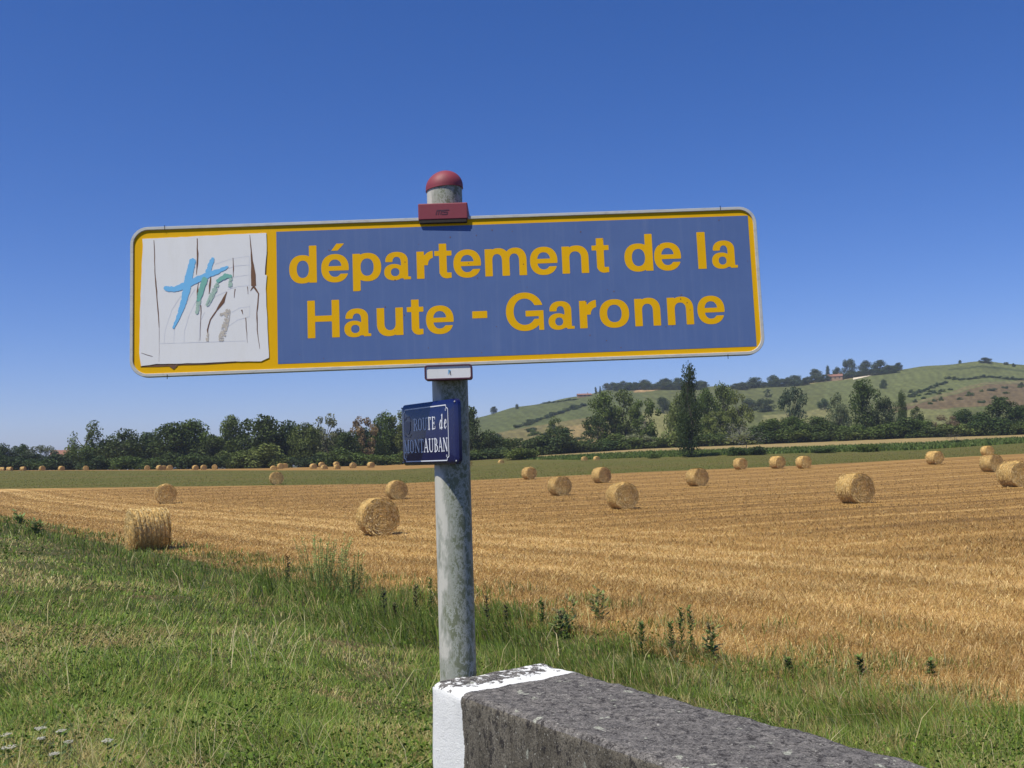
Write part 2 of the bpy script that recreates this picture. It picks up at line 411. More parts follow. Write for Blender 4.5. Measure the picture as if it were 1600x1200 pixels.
def G_m(X, Y, w):
    h = (w+.2)/2; return mn(G_n(X, Y, h), G_n(X-(w-.2)/2, Y, h, False))
def G_t(X, Y, w):
    sx = w*.27; r = mn(box(X, Y, sx, sx+.2, .12, .93), box(X, Y, 0, w, .60, XH))
    ft = mx(mx(ell(X, Y, w*.27+.2, .2, .2, .21), X-w*.97), Y-.2); ft = mx(ft, -box(X, Y, sx+.2, w+1, .145, .5)); return mn(r, mn(ft, box(X, Y, sx+.15, w*.97, 0, .145)))
def G_l(X, Y, w): return box(X, Y, 0, w, 0, 1)
def G_H(X, Y, w): return mn(mn(box(X, Y, 0, .2, 0, 1), box(X, Y, w-.2, w, 0, 1)), box(X, Y, .1, w-.1, .43, .59))
def G_G(X, Y, w):
    out = ell(X, Y, w/2, .5, w/2, .515, 2.1); r = mx(out, -ell(X, Y, w/2, .5, w/2-.205, .35, 2.1)); r = mx(r, -box(X, Y, w*.55, w+1, .30, .665))
    return mn(mn(r, box(X, Y, w*.52, w, .37, .525)), box(X, Y, w-.13, w, .0, .45))
def G_hy(X, Y, w): return box(X, Y, 0, w, 0, .19)

# ------------------------------------------------------------------ solids
class Solid:
    def __init__(s): s.bm = bmesh.new()
    def box(s, c, size, rot=None, bev=0, seg=2):
        r = bmesh.ops.create_cube(s.bm, size=1); vs = r['verts']
        for v in vs: v.co = Vector((v.co.x*size[0], v.co.y*size[1], v.co.z*size[2]))
        if bev:
            es = list({e for v in vs for e in v.link_edges}); rb = bmesh.ops.bevel(s.bm, geom=es, offset=bev, segments=seg, affect='EDGES', profile=.5)
            vs = list({v for f in rb['faces'] for v in f.verts} | {v for v in vs if v.is_valid})
        for v in vs: v.co = (rot @ v.co if rot else v.co)+Vector(c)
        return vs
    def lathe(s, prof, c=(0, 0, 0), n=48, rot=None):
        rings = []
        for (r, z) in prof:
            if r < 1e-6: rings.append([s.bm.verts.new(Vector(c)+(rot @ Vector((0, 0, z)) if rot else Vector((0, 0, z))))]); continue
            ring = []
            for k in range(n):
                p = Vector((r*cos(2*pi*k/n), r*sin(2*pi*k/n), z)); ring.append(s.bm.verts.new(Vector(c)+(rot @ p if rot else p)))
            rings.append(ring)
        for a, b in zip(rings, rings[1:]):
            for k in range(n):
                k2 = (k+1) % n
                if len(a) == 1: s.bm.faces.new((a[0], b[k2], b[k]))
                elif len(b) == 1: s.bm.faces.new((a[k], a[k2], b[0]))
                else: s.bm.faces.new((a[k], a[k2], b[k2], b[k]))
    def build(s, name, m, parent=None, smooth=False, loc=None):
        bmesh.ops.recalc_face_normals(s.bm, faces=s.bm.faces)
        me = bpy.data.meshes.new(name); s.bm.to_mesh(me); s.bm.free(); me.materials.append(m)
        if smooth:
            me.shade_smooth()
            try: me.set_sharp_from_angle(angle=radians(35))
            except Exception: pass
        return obj(name, me, parent, loc)

# ------------------------------------------------------------------ sign materials
def weathered(name, c0, c1, rough, sc=8, stain=(.1, .1, .1), amt=.25, spec=.4, stretch=(1, 1, .25), bump=.0, metal=0.):
    b = NB(name, rough, spec); co = b.coord(); f = b.noise(co, sc, 5, .65); g = b.noise(b.mapping(co, stretch), sc*3, 5, .75)
    c = b.mix(f, c0, c1); b.color(b.mix(b.ramp(g, [(.5, 0.), (.8, amt)]), c, stain)); b.b.inputs['Metallic'].default_value = metal
    b.set(b.b.inputs['Roughness'], b.math('MULTIPLY_ADD', g, .25, rough-.1))
    if bump: b.bump(g, bump, .004)
    return b.m
M_yel = weathered('yellow_film', (.67, .36, .002), (.75, .415, .004), .6, 5, (.40, .22, .02), .2, .12)
M_blue = weathered('faded_blue_film', (.070, .120, .285), (.100, .160, .335), .6, 6, (.17, .215, .35), .32, .15, (2., 1, .10))
M_white = weathered('white_film', (.74, .74, .74), (.66, .655, .65), .5, 4, (.55, .53, .48), .3)
M_alu = weathered('weathered_aluminium', (.42, .42, .40), (.52, .52, .49), .55, 30, (.16, .14, .11), .55, .4, (.3, 1, 1), 0, .1)
M_brown = weathered('cracked_backing', (.10, .05, .035), (.20, .10, .05), .8, 40)
M_red = weathered('faded_red_plastic', (.235, .040, .058), (.20, .034, .05), .55, 10, (.14, .03, .035), .5)
M_maroon = weathered('maroon_plastic', (.09, .025, .045), (.06, .02, .04), .6, 20)
M_enamel = weathered('blue_enamel', (.005, .007, .058), (.007, .010, .07), .16, 10, (.03, .04, .10), .2, .6)
M_enwhite = weathered('white_enamel', (.72, .74, .80), (.62, .64, .70), .3, 20)
M_crest = weathered('faded_crest', (.30, .25, .20), (.12, .13, .20), .4, 120, (.03, .03, .10), .8)
M_dark = weathered('dark_gap_and_shadow', (.02, .017, .015), (.04, .03, .025), .9, 30)
M_back = weathered('plate_back', (.33, .34, .35), (.4, .41, .42), .6, 20, metal=.2)
def flatcol(name, c, r=.55): return weathered(name, c, tuple(v*.88 for v in c), r, 60, tuple(v*.75+.1 for v in c), .3)
M_brush1 = flatcol('pale_blue_brush', (.16, .47, .78)); M_brush2 = flatcol('green_brush', (.17, .43, .36)); M_brush3 = flatcol('pale_green_brush', (.36, .50, .42))
M_brush4 = flatcol('beige_brush', (.52, .47, .40)); M_line = flatcol('pale_lines', (.60, .62, .70))
def galva():
    b = NB('galvanised_pole', .5, .4); co = b.coord(); f = b.noise(b.mapping(co, (1, 1, .35)), 16, 6, .72, .15); g = b.noise(b.mapping(co, (1, 1, .5)), 55, 5, .8, 1.)
    sp = b.n('ShaderNodeSeparateXYZ'); b.t.links.new(co, sp.inputs[0])
    side = b.math('ADD', b.math('MULTIPLY', sp.outputs[0], 4.5), f)       # algae on one side, with the sunlit left highlight painted pale
    c = b.ramp(side, [(.31, (.54, .525, .47)), (.40, (.30, .31, .265)), (.49, (.15, .17, .10)), (.9, (.11, .125, .075))])
    v = b.math('ABSOLUTE', b.math('SUBTRACT', b.noise(b.mapping(co, (1, 1, .6)), 30, 6, .8, .3), .5))
    lines = b.ramp(v, [(.0, 1.), (.028, .7), (.05, 0.)]); on = b.ramp(side, [(.38, 0.), (.48, .85)])
    c = b.mix(b.math('MULTIPLY', lines, on), c, (.42, .44, .40)); pt = b.noise(b.mapping(co, (1, 1, .5)), 34, 5, .7, .2); c = b.mix(b.math('MULTIPLY', b.ramp(pt, [(.57, 0.), (.60, .75)]), on), c, (.33, .345, .29)); c = b.mix(b.math('MULTIPLY', g, .3), c, (.22, .22, .18))
    b.color(c); b.b.inputs['Specular IOR Level'].default_value = .25; b.bump(g, .25, .003); return b.m
M_pole = galva()

# ------------------------------------------------------------------ road sign
PX, PY = -.198, 3.20; PR = .057; PZ0 = .9
root = empty('road_sign', (PX, PY, PZ0))
tag(root, 'wide blue and yellow road sign reading département de la Haute - Garonne on steel pole', 'road sign')
s = Solid(); s.lathe([(0, 0), (PR, 0), (PR, 3.478-PZ0), (0, 3.479-PZ0)], n=64); s.build('pole', M_pole, root, True)
so_ = Vector((-.193, 3.112, 3.125))
Rm = Matrix.Rotation(radians(1.105), 3, 'Z') @ Matrix.Rotation(radians(-2.51), 3, 'X') @ Matrix.Rotation(radians(-.335), 3, 'Y')
SW, SH = 1.969, .4744
def sp(px, py):
    n = np.array(Rm @ Vector((0, 1, 0))); p = Vector(at_plane(px, py, so_, n)); l = Rm.transposed() @ (p-so_); return Vector((l.x, l.z))
def rrect(w, h, r, n=10):
    P = []
    for cx, cy, a0 in ((w/2-r, h/2-r, 0), (-w/2+r, h/2-r, pi/2), (-w/2+r, -h/2+r, pi), (w/2-r, -h/2+r, 3*pi/2)):
        for k in range(n+1): a = a0+pi/2*k/n; P.append((cx+r*cos(a), cy+r*sin(a)))
    return P
def slab(name, pts, y0, y1, m, parent, loc=None):
    n = len(pts); V = [(p[0], y0, p[1]) for p in pts]+[(p[0], y1, p[1]) for p in pts]
    Fc = [list(range(n)), list(range(2*n-1, n-1, -1))]+[[i, i+n, (i+1) % n+n, (i+1) % n] for i in range(n)]
    me = bpy.data.meshes.new(name); me.from_pydata(V, [], Fc); me.materials.append(m)
    bm = bmesh.new(); bm.from_mesh(me); bmesh.ops.recalc_face_normals(bm, faces=bm.faces); bm.to_mesh(me); bm.free()
    return obj(name, me, parent, loc)
def frame(name, outer, inner, y0, y1, m, parent, bev=.004):
    """rim with a small front bevel, between two outlines of equal count"""
    n = len(outer); o = [Vector(p) for p in outer]; i_ = [Vector(p) for p in inner]
    R = [[(p.x, y1, p.y) for p in o], [(p.x, y0+bev, p.y) for p in o], [(a.x*.88+b.x*.12, y0, a.y*.88+b.y*.12) for a, b in zip(o, i_)],
         [(a.x*.12+b.x*.88, y0, a.y*.12+b.y*.88) for a, b in zip(o, i_)], [(p.x, y0+bev, p.y) for p in i_], [(p.x, y1, p.y) for p in i_]]
    V = [v for r in R for v in r]; Fc = []
    for k in range(6):
        for j in range(n): a = k*n; b = ((k+1) % 6)*n; Fc.append([a+j, a+(j+1) % n, b+(j+1) % n, b+j])
    me = bpy.data.meshes.new(name); me.from_pydata(V, [], Fc); me.materials.append(m); me.update()
    bm = bmesh.new(); bm.from_mesh(me); bmesh.ops.recalc_face_normals(bm, faces=bm.faces); bm.to_mesh(me); bm.free(); me.shade_smooth()
    try: me.set_sharp_from_angle(angle=radians(40))
    except Exception: pass
    return obj(name, me, parent)
panel = slab('sign_panel', rrect(SW-.012, SH-.012, .05), 0, .004, M_yel, root)
panel.matrix_local = Matrix.Translation(so_-Vector((PX, PY, PZ0))) @ Rm.to_4x4()
frame('rim', rrect(SW, SH, .054), rrect(SW-.021, SH-.021, .045), -.0045, .016, M_alu, panel, .0025)
# back of the plate: grey sheet and two stiffening rails
slab('back_sheet', rrect(SW-.034, SH-.034, .038), .006, .008, M_back, panel)
s = Solid()
for z in (.14, -.14): s.box((0, .014, z), (SW-.10, .011, .03), bev=.002)
s.build('stiffening_rail', M_back, panel)
# blue field
bp = [sp(431.5, 361.5), sp(1170.5, 337.5), sp(1180, 543.5), sp(434.5, 566.5)]
xl = (bp[0].x+bp[3].x)/2; xr = (bp[1].x+bp[2].x)/2; zt = (bp[0].y+bp[1].y)/2; zb = (bp[2].y+bp[3].y)/2
fl = Flat(); fl.poly([(xl, zb), (xr, zb), (xr, zt), (xl, zt)], -.0005); fl.build('blue_field', M_blue, panel)
# small dirt specks on the face
fl = Flat(); r_ = np.random.default_rng(5)
for k in range(46):
    c = Vector((r_.uniform(-.47, .95), r_.uniform(-.20, .20))); q = r_.uniform(.0008, .0020); fl.poly([(c.x+q*cos(a), c.y+q*sin(a)*1.2) for a in (0, 1, 2, 3, 4, 5)], -.0011)
tag(fl.build('dirt_specks', M_brown, panel), kind='stuff')
# lettering
L1 = [('d', 451.9, 495), ('é', 501.9, 545), ('p', 551, 595.6), ('a', 600, 643), ('r', 651, 676.7), ('t', 679, 706), ('e', 708.4, 751.5), ('m', 757.6, 822.8), ('e', 828, 871),
      ('n', 878, 919.7), ('t', 925, 951.7), ('d', 975.6, 1020), ('e', 1022, 1064), ('l', 1090, 1103), ('a', 1112, 1153)]
L2 = [('H', 480.6, 530.6), ('a', 537.8, 581), ('u', 588.8, 630), ('t', 636, 662), ('e', 665.6, 708.8), ('-', 738, 761.5), ('G', 790.7, 849.5), ('a', 856.6, 898.3), ('r', 905.4, 932),
      ('o', 936.8, 983), ('n', 991.6, 1031.9), ('n', 1042.6, 1083.5), ('e', 1089.6, 1132)]
GL = {'d': G_d, 'é': G_ea, 'p': G_p, 'a': G_a, 'r': G_r, 't': G_t, 'e': G_e, 'm': G_m, 'n': G_n, 'l': G_l, 'H': G_H, 'u': G_u, '-': G_hy, 'G': G_G, 'o': G_o}
for row, bl in ((L1, lambda x: 440.8-(x-485)*.0322), (L2, lambda x: 527.5-(x-505)*.0352)):
    fl = Flat(); cap = .1185
    zbase = np.mean([sp(x, bl(x)).y for x in (500, 700, 900, 1100)])
    for ch, a, c in row:
        xm = (a+c)/2; y0_ = bl(xm)
        p0 = sp(a, y0_-22).x; p1 = sp(c, y0_-22).x; w = (p1-p0)/cap; zo = zbase
        if ch == '-': zo = zbase+cap*.37
        fl.sdf(lambda X, Y, g=GL[ch], w=w: g(X, Y, w), (-.03, w+.03, -.3, 1.1), .016, -.0008, p0, zo, cap)
    fl.build('lettering', M_yel, panel)
# emblem panel: ragged white sheet with cracks and a brushed mark
def cp(x, y): return sp(210+x/5.4545, 360+y/5.4545)
K = (cp(1000, 500).x-cp(0, 500).x)/1000
out = [(70, 75), (400, 58), (760, 40), (1125, 22), (1128, 200), (1112, 378), (1128, 385), (1120, 500), (1130, 700), (1150, 1085), (1080, 1115), (860, 1118), (600, 1130), (400, 1135), (190, 1140), (130, 1150), (60, 1158), (45, 1050), (50, 700), (65, 300), (75, 130)]
pts = []
for i, a in enumerate(out):
    b = out[(i+1) % len(out)]; k = max(1, int(math.dist(a, b)/45))
    for j in range(k): t = j/k; pts.append((a[0]*(1-t)+b[0]*t+random.uniform(-2, 2), a[1]*(1-t)+b[1]*t+random.uniform(-2, 2)))
slab('emblem_panel', [cp(*p) for p in pts], -.0022, -.0003, M_white, panel)
fl = Flat()
fl.ribbon([cp(52, 1162), cp(130, 1158), cp(200, 1150), cp(300, 1150), cp(400, 1142), cp(600, 1136), cp(740, 1130), cp(870, 1124)], [6*K, 10*K, 26*K, 16*K, 12*K, 16*K, 8*K, 4*K], -.0009)
fl.build('torn_edge', M_brown, panel); fl = Flat()
fl.ribbon([cp(300, 1150), cp(335, 1168), cp(365, 1148)], [16*K, 34*K, 14*K], -.0014)
fl.build('torn_edge', M_brown, panel); fl = Flat()
fl.ribbon([cp(1132, 180), cp(1120, 260), cp(1118, 378)], [4*K, 16*K, 8*K], -.0009)
fl.build('torn_edge', M_brown, panel)
def wig(P, W_, y=-.0027, target=None):
    Q = [Vector(P[0])]; Wd = [W_[0]*K]
    for i in range(len(P)-1):
        a, b = Vector(P[i]), Vector(P[i+1]); k = max(2, int((b-a).length/40))
        for j in range(1, k+1):
            t = j/k; q = a.lerp(b, t); Q.append(q+Vector((random.uniform(-2, 2), 0)) if j < k else q); Wd.append((W_[i]*(1-t)+W_[i+1]*t)*K*random.uniform(.75, 1.25))
    f_ = Flat(); f_.ribbon([cp(*q) for q in Q], Wd, y); f_.build('crack' if y < -.00265 else 'grid_line', M_brown if y < -.00265 else M_line, panel)
wig([(168, 85), (180, 400), (200, 640), (213, 830)], [4, 8, 9, 5]); wig([(213, 830), (212, 1120)], [2, 1])
wig([(537, 70), (540, 240), (530, 378)], [7, 15, 4]); wig([(548, 440), (540, 520), (535, 610)], [4, 12, 4]); wig([(568, 640), (570, 700), (560, 940)], [8, 6, 2])
wig([(653, 395), (645, 470), (637, 545)], [6, 18, 3]); wig([(842, 235), (846, 330), (845, 400)], [5, 9, 3]); wig([(860, 500), (852, 575)], [8, 3])
wig([(985, 40), (1000, 220), (1015, 380), (1018, 475)], [3, 14, 34, 42]); wig([(1018, 478), (1060, 540), (1045, 700), (1048, 850), (1070, 1010)], [18, 10, 9, 9, 2]); wig([(1018, 478), (990, 518)], [16, 3])
wig([(790, 525), (755, 610), (705, 680)], [5, 26, 14]); wig([(705, 680), (650, 760), (625, 850), (632, 915)], [10, 9, 12, 3]); wig([(965, 480), (970, 545)], [7, 3])
wig([(916, 678), (926, 715)], [14, 5]); wig([(950, 745), (965, 960)], [7, 2]); wig([(60, 1045), (110, 1062), (158, 1075)], [2, 5, 2])
for P in ([(215, 965), (400, 960), (950, 942)], [(255, 960), (265, 850), (320, 680), (400, 560)], [(338, 958), (342, 850), (395, 700), (520, 500)], [(425, 955), (430, 850), (470, 720), (530, 600)], [(550, 945), (562, 780), (600, 700)],
          [(690, 290), (840, 240), (980, 220)], [(790, 330), (860, 305), (980, 295)], [(840, 400), (980, 380)], [(800, 505), (880, 480), (980, 470)], [(800, 820), (880, 765), (985, 735)], [(980, 220), (978, 500)], [(985, 640), (984, 735)], [(830, 700), (900, 660), (985, 650)], [(600, 640), (700, 560), (790, 520)]):
    wig(P, [2.0]*len(P), -.0025)
def brush(name, m, strokes, y, gaps=0.0):
    fl = Flat()
    def f(X, Y):
        r = np.full(X.shape, 1e9)
        for P in strokes:
            for (x0, y0, w0), (x1, y1, w1) in zip(P, P[1:]):
                dx, dy = x1-x0, y1-y0; t = np.clip(((X-x0)*dx+(Y-y0)*dy)/(dx*dx+dy*dy), 0, 1)
                r = mn(r, np.hypot(X-x0-dx*t, Y-y0-dy*t)-(w0+(w1-w0)*t)/2)
        r = r+(fbm(X/14., Y/14., 4)-.5)*14
        if gaps: r = mx(r, (fbm(X/9.+5, Y/5., 9)-(1-gaps))*60)
        return r
    allp = [p for P in strokes for p in P]; x0 = min(p[0] for p in allp)-45; x1 = max(p[0] for p in allp)+45; y0 = min(p[1] for p in allp)-45; y1 = max(p[1] for p in allp)+45
    q, t = sdf_faces(f, x0, x1, y0, y1, 5)
    for p in q+t: fl.poly([cp(a, c) for a, c in p], y)
    return fl.build(name, m, panel)
brush('pale_blue_stroke', M_brush1, [[(497, 265, 52), (470, 380, 62), (450, 480, 66), (425, 600, 50), (385, 720, 36), (335, 828, 20)], [(275, 497, 44), (345, 503, 42), (440, 470, 60), (530, 425, 52), (640, 375, 52), (720, 350, 40)], [(668, 245, 30), (645, 310, 42), (625, 385, 48)], [(720, 350, 34), (790, 315, 22)]], -.0031)
brush('green_stroke', M_brush2, [[(600, 425, 52), (575, 500, 48), (550, 590, 34)]], -.0035)
brush('green_stroke', M_brush2, [[(720, 430, 36), (775, 392, 42), (820, 390, 26)]], -.0035)
brush('pale_green_stroke', M_brush3, [[(550, 600, 40), (535, 700, 26)], [(705, 465, 40), (660, 560, 44), (625, 635, 28)], [(825, 410, 30), (815, 470, 34)]], -.0033, .35)
brush('beige_stroke', M_brush4, [[(800, 690, 46), (780, 800, 52), (745, 920, 56)], [(730, 718, 20), (790, 705, 24)], [(630, 880, 22), (622, 940, 24)]], -.0029, .42)
# dark joints of the rim
s = Solid()
for (px, py) in ((1125, 325.5), (258, 356), (262, 589), (1137, 557.5)):
    p = sp(px, py); s = Solid(); s.box((p.x, -.0045, p.y), (.0018, .0016, .014)); s.build('rim_joint', M_dark, panel)
# pole cap and brackets
zdz = lambda y, Y=3.2, x=693: at_plane(x, y, (0, Y, 0), (0, 1, 0))[2]
zc = 3.475; R_ = PR+.0035
s = Solid(); s.lathe([(R_-.004, zc-.006-PZ0), (R_, zc-.006-PZ0), (R_, zc-PZ0+.002)]+[(R_*cos(a), zc-PZ0+.002+.054*sin(a)) for a in np.linspace(.05, pi/2-.001, 14)]+[(0, zc+.056-PZ0)], n=56)
cap_ = s.build('pole_cap', M_red, root, True)
for v in cap_.data.vertices:                                   # the cap sits a little crooked
    v.co.z += (v.co.x)*.09
def wpos(px, py, Y): return at_plane(px, py, (0, Y, 0), (0, 1, 0))
a = wpos(653, 317, 3.11); b = wpos(731, 343, 3.11)
s = Solid(); cx = (a[0]+b[0])/2-PX; wz = abs(a[2]-b[2])-.006; czz = (a[2]+b[2])/2-PZ0
s.box((cx, 3.195-PY, czz), (b[0]-a[0], .172, wz), bev=.003)
ub = s.build('upper_bracket', M_red, root)
s = Solid(); s.box((cx, 3.1175-PY, czz-wz/2-.004), (b[0]-a[0]-.006, .014, .014), bev=.002); s.build('bracket_shadow_strip', M_dark, ub)  # dark strip modelled in place of the shadow under the bracket
# raised lettering mark on the bracket
fl = Flat(); hx = .0125
def mark(X, Y):
    sg = lambda x0, y0, x1, y1, w: np.hypot(X-(x0+(x1-x0)*np.clip(((X-x0)*(x1-x0)+(Y-y0)*(y1-y0))/((x1-x0)**2+(y1-y0)**2), 0, 1)), Y-(y0+(y1-y0)*np.clip(((X-x0)*(x1-x0)+(Y-y0)*(y1-y0))/((x1-x0)**2+(y1-y0)**2), 0, 1)))-w/2
    r = sg(0, 0, .25, .8, .16)
    for q in ((.25, .8, .75, .8), (.45, 0, .65, .8), (.9, 0, 1.1, .8), (.75, .8, 1.3, .8), (1.3, .8, 1.25, .5), (1.5, .8, 2.5, .8), (1.5, .8, 1.45, .45), (1.45, .45, 2.2, .42), (2.2, .42, 2.1, 0), (2.1, 0, 1.2, 0)): r = mn(r, sg(*q, .16))
    return r
fl.sdf(mark, (-.2, 2.8, -.2, 1.1), .05, 3.1083-PY, cx-.022, czz-.010, .0165); fl.build('raised_mark', M_maroon, ub)
# lower bracket with white label
yb = 3.092; a = wpos(663, 571, yb); b = wpos(738, 592, yb); cx2 = (a[0]+b[0])/2-PX; cz2 = (a[2]+b[2])/2-PZ0; w2 = b[0]-a[0]; h2 = abs(a[2]-b[2])
R2 = Matrix.Rotation(radians(.0), 3, 'Y')
lb = frame('lower_bracket', [(x+cx2, z+cz2) for x, z in rrect(w2, h2, .008, 4)], [(x+cx2, z+cz2) for x, z in rrect(w2-.010, h2-.010, .005, 4)], yb-PY-.004, yb-PY+.045, M_maroon, root, .002)
slab('label_plate', [(x+cx2, z+cz2) for x, z in rrect(w2-.010, h2-.010, .005, 4)], yb-PY-.001, yb-PY+.02, M_white, lb)
s = Solid(); s.box((cx2, 3.17-PY, cz2+.001), (w2-.03, .08, h2-.012), bev=.003); s.build('bracket_body', M_maroon, lb)
fl = Flat(); q = .0052
for P, w in (([(-.9, 1.), (-.4, .9), (.2, 1.05), (.9, 1.2)], .22), ([(-.5, 1.8), (-.45, .8), (-.8, -.9)], .26), ([(.15, 1.7), (-.0, .6), (-.15, -.1)], .2)): fl.ribbon([(cx2+.004+x*q, cz2-.001+z*q) for x, z in P], w*q*1.4, yb-PY-.0018)
fl.build('small_blue_mark', M_brush1, lb)
fl = Flat(); fl.ribbon([(cx2+.004+x*q, cz2-.001+z*q) for x, z in ((.25, .5), (.55, .7), (.3, -.4), (.1, -.9), (.6, -1.4), (.9, -.8))], .3*q, yb-PY-.0021); fl.build('small_dark_mark', M_dark, lb)

# ------------------------------------------------------------------ street name plate, fixed to the pole facing the road
pc = Vector((PX-NN[0]*.078+T[0]*.008, PY-NN[1]*.078+T[1]*.008, 2.683)); th = atan2(-T[1], -T[0])   # local x runs towards the camera along the road
plate_root = empty('street_name_plate', pc, th)
tag(plate_root, 'small glossy navy blue enamel plate reading ROUTE de MONTAUBAN fixed to the sign pole', 'street sign')
PWd, PHt = .372, .198
def pp(px, py):
    p = at_plane(px, py, pc, (NN[0], NN[1], 0)); d = p-np.array(pc); return Vector((-(d[0]*T[0]+d[1]*T[1]), d[2]))
# curved-edge enamel body
o_ = rrect(PWd, PHt, .020, 6); i1 = rrect(PWd-.010, PHt-.010, .016, 6); i2 = rrect(PWd-.03, PHt-.03, .010, 6); n = len(o_)
V = [(x, .013, z) for x, z in o_]+[(x, .003, z) for x, z in o_]+[(x, -.001, z) for x, z in i1]+[(x, -.0035, z) for x, z in i2]+[(0, -.0038, 0), (0, .013, 0)]
Fc = []
for k in range(3):
    for j in range(n): Fc.append([k*n+j, k*n+(j+1) % n, (k+1)*n+(j+1) % n, (k+1)*n+j])
Fc += [[3*n+j, 3*n+(j+1) % n, 4*n] for j in range(n)]+[[(j+1) % n, j, 4*n+1] for j in range(n)]
me = bpy.data.meshes.new('enamel_plate'); me.from_pydata(V, [], Fc); me.materials.append(M_enamel)
bm = bmesh.new(); bm.from_mesh(me); bmesh.ops.recalc_face_normals(bm, faces=bm.faces); bm.to_mesh(me); bm.free(); me.shade_smooth(); me.set_sharp_from_angle(angle=radians(50))
ep = obj('enamel_plate', me, plate_root)
def p3(cx_, cy_): return pp(600+cx_/5.4545, 550+cy_/5.4545)
fl = Flat(); q0 = [p3(178, 500), p3(540, 446), p3(578, 905), p3(183, 950)]
xl, xr = (q0[0].x+q0[3].x)/2, (q0[1].x+q0[2].x)/2; zt, zb = (q0[0].y+q0[1].y)/2, (q0[2].y+q0[3].y)/2; c_ = .012
xl = max(xl, -PWd/2+.012); xr = min(xr, PWd/2-.010)
B_ = [(xl+c_, zt), (xr-c_, zt)], [(xr-c_, zt), (xr-c_*.9, zt-c_*.6), (xr, zt-c_)], [(xr, zt-c_), (xr, zb+c_)], [(xr, zb+c_), (xr-c_*.9, zb+c_*.6), (xr-c_, zb)], [(xr-c_, zb), (xl+c_, zb)], [(xl+c_, zb), (xl+c_*.9, zb+c_*.6), (xl, zb+c_)], [(xl, zb+c_), (xl, zt-c_)], [(xl, zt-c_), (xl+c_*.9, zt-c_*.6), (xl+c_, zt)]
for P in B_: fl.ribbon(P, .0032, -.0046)
for sx_, sz_ in ((1, 1), (1, -1), (-1, 1), (-1, -1)):
    ex, ez = (xr if sx_ > 0 else xl)-sx_*.014, (zt if sz_ > 0 else zb)-sz_*.014
    fl.ribbon([(ex+.003*cos(t), ez+.003*sin(t)) for t in np.linspace(0, 2*pi, 8)], .0014, -.0046)
fl.build('border_line', M_enwhite, ep)
SER = {  # strokes in a unit box: thick stems, thin joins and serifs
 'R': [(.22, 0, .22, 1, 2), (.05, .02, .42, .02, 1), (.05, .98, .55, .98, 1), (.55, .98, .78, .88, 1.4), (.78, .88, .78, .62, 2), (.78, .62, .5, .5, 1.4), (.3, .5, .55, .5, 1), (.5, .5, .82, .02, 2), (.7, .02, .98, .02, 1)],
 'O': [(.5, 0, .2, .12, 1.2), (.2, .12, .12, .5, 2), (.12, .5, .2, .88, 2), (.2, .88, .5, 1, 1.2), (.5, 1, .8, .88, 1.2), (.8, .88, .88, .5, 2), (.88, .5, .8, .12, 2), (.8, .12, .5, 0, 1.2)],
 'U': [(.2, 1, .2, .2, 2), (.04, .98, .38, .98, 1), (.2, .2, .36, .02, 1.4), (.36, .02, .66, .02, 1.2), (.66, .02, .8, .2, 1.2), (.8, .2, .8, 1, 1.1), (.66, .98, .96, .98, 1)],
 'T': [(.5, 0, .5, 1, 2), (.3, .02, .7, .02, 1), (.05, .98, .95, .98, 1.1), (.06, .98, .06, .8, 1), (.94, .98, .94, .8, 1)],
 'E': [(.25, 0, .25, 1, 2), (.08, .02, .9, .02, 1), (.08, .98, .88, .98, 1), (.25, .5, .68, .5, 1), (.9, .02, .92, .22, 1), (.88, .98, .9, .8, 1), (.68, .4, .68, .6, 1)],
 'd': [(.78, 1.02, .62, 0, 2), (.6, .98, .78, 1, 1), (.62, .55, .4, .62, 1), (.4, .62, .15, .3, 1.8), (.15, .3, .22, .02, 1.6), (.22, .02, .5, .1, 1), (.5, .1, .66, .3, 1), (.62, .02, .85, .1, 1)],
 'e': [(.2, .32, .72, .42, 1), (.72, .42, .7, .6, 1.4), (.7, .6, .48, .64, 1), (.48, .64, .22, .4, 1.8), (.22, .4, .2, .12, 2), (.2, .12, .42, 0, 1.4), (.42, 0, .75, .16, 1)],
 'M': [(.16, 0, .16, 1, 1), (.03, .02, .3, .02, 1), (.03, .98, .25, .98, 1), (.18, .98, .5, .05, 2), (.5, .05, .82, .98, 1), (.84, 1, .84, 0, 2), (.68, .02, 1, .02, 1), (.78, .98, 1, .98, 1)],
 'N': [(.16, 0, .16, 1, 1), (.03, .02, .3, .02, 1), (.03, .98, .25, .98, 1), (.18, .98, .82, .04, 2), (.84, 0, .84, 1, 1), (.7, .98, .98, .98, 1)],
 'A': [(.12, .02, .5, 1, 1), (.5, 1, .86, .02, 2), (.0, .02, .26, .02, 1), (.7, .02, 1, .02, 1), (.24, .34, .7, .34, 1)],
 'B': [(.22, 0, .22, 1, 2), (.05, .02, .55, .02, 1), (.05, .98, .5, .98, 1), (.5, .98, .74, .86, 1.4), (.74, .86, .74, .64, 1.8), (.74, .64, .5, .52, 1.2), (.3, .52, .55, .52, 1), (.55, .52, .84, .38, 1.4), (.84, .38, .84, .16, 2), (.84, .16, .55, .02, 1.2)]}
def serif(fl, ch, x0, x1, zb_, zt_, sw, y):
    st = SER[ch]; w, h = x1-x0, zt_-zb_
    def f(X, Y):
        r = np.full(X.shape, 1e9)
        for a0, b0, a1, b1, k in st:
            ax, ay, bx, by = a0*w, b0*h, a1*w, b1*h; dx, dy = bx-ax, by-ay; t = np.clip(((X-ax)*dx+(Y-ay)*dy)/(dx*dx+dy*dy), 0, 1)
            r = mn(r, np.hypot(X-ax-dx*t, Y-ay-dy*t)-sw*k/2)
        return r
    fl.sdf(f, (-.004, w+.004, -.004, h+.004), .0011, y, x0, zb_)
fl = Flat()
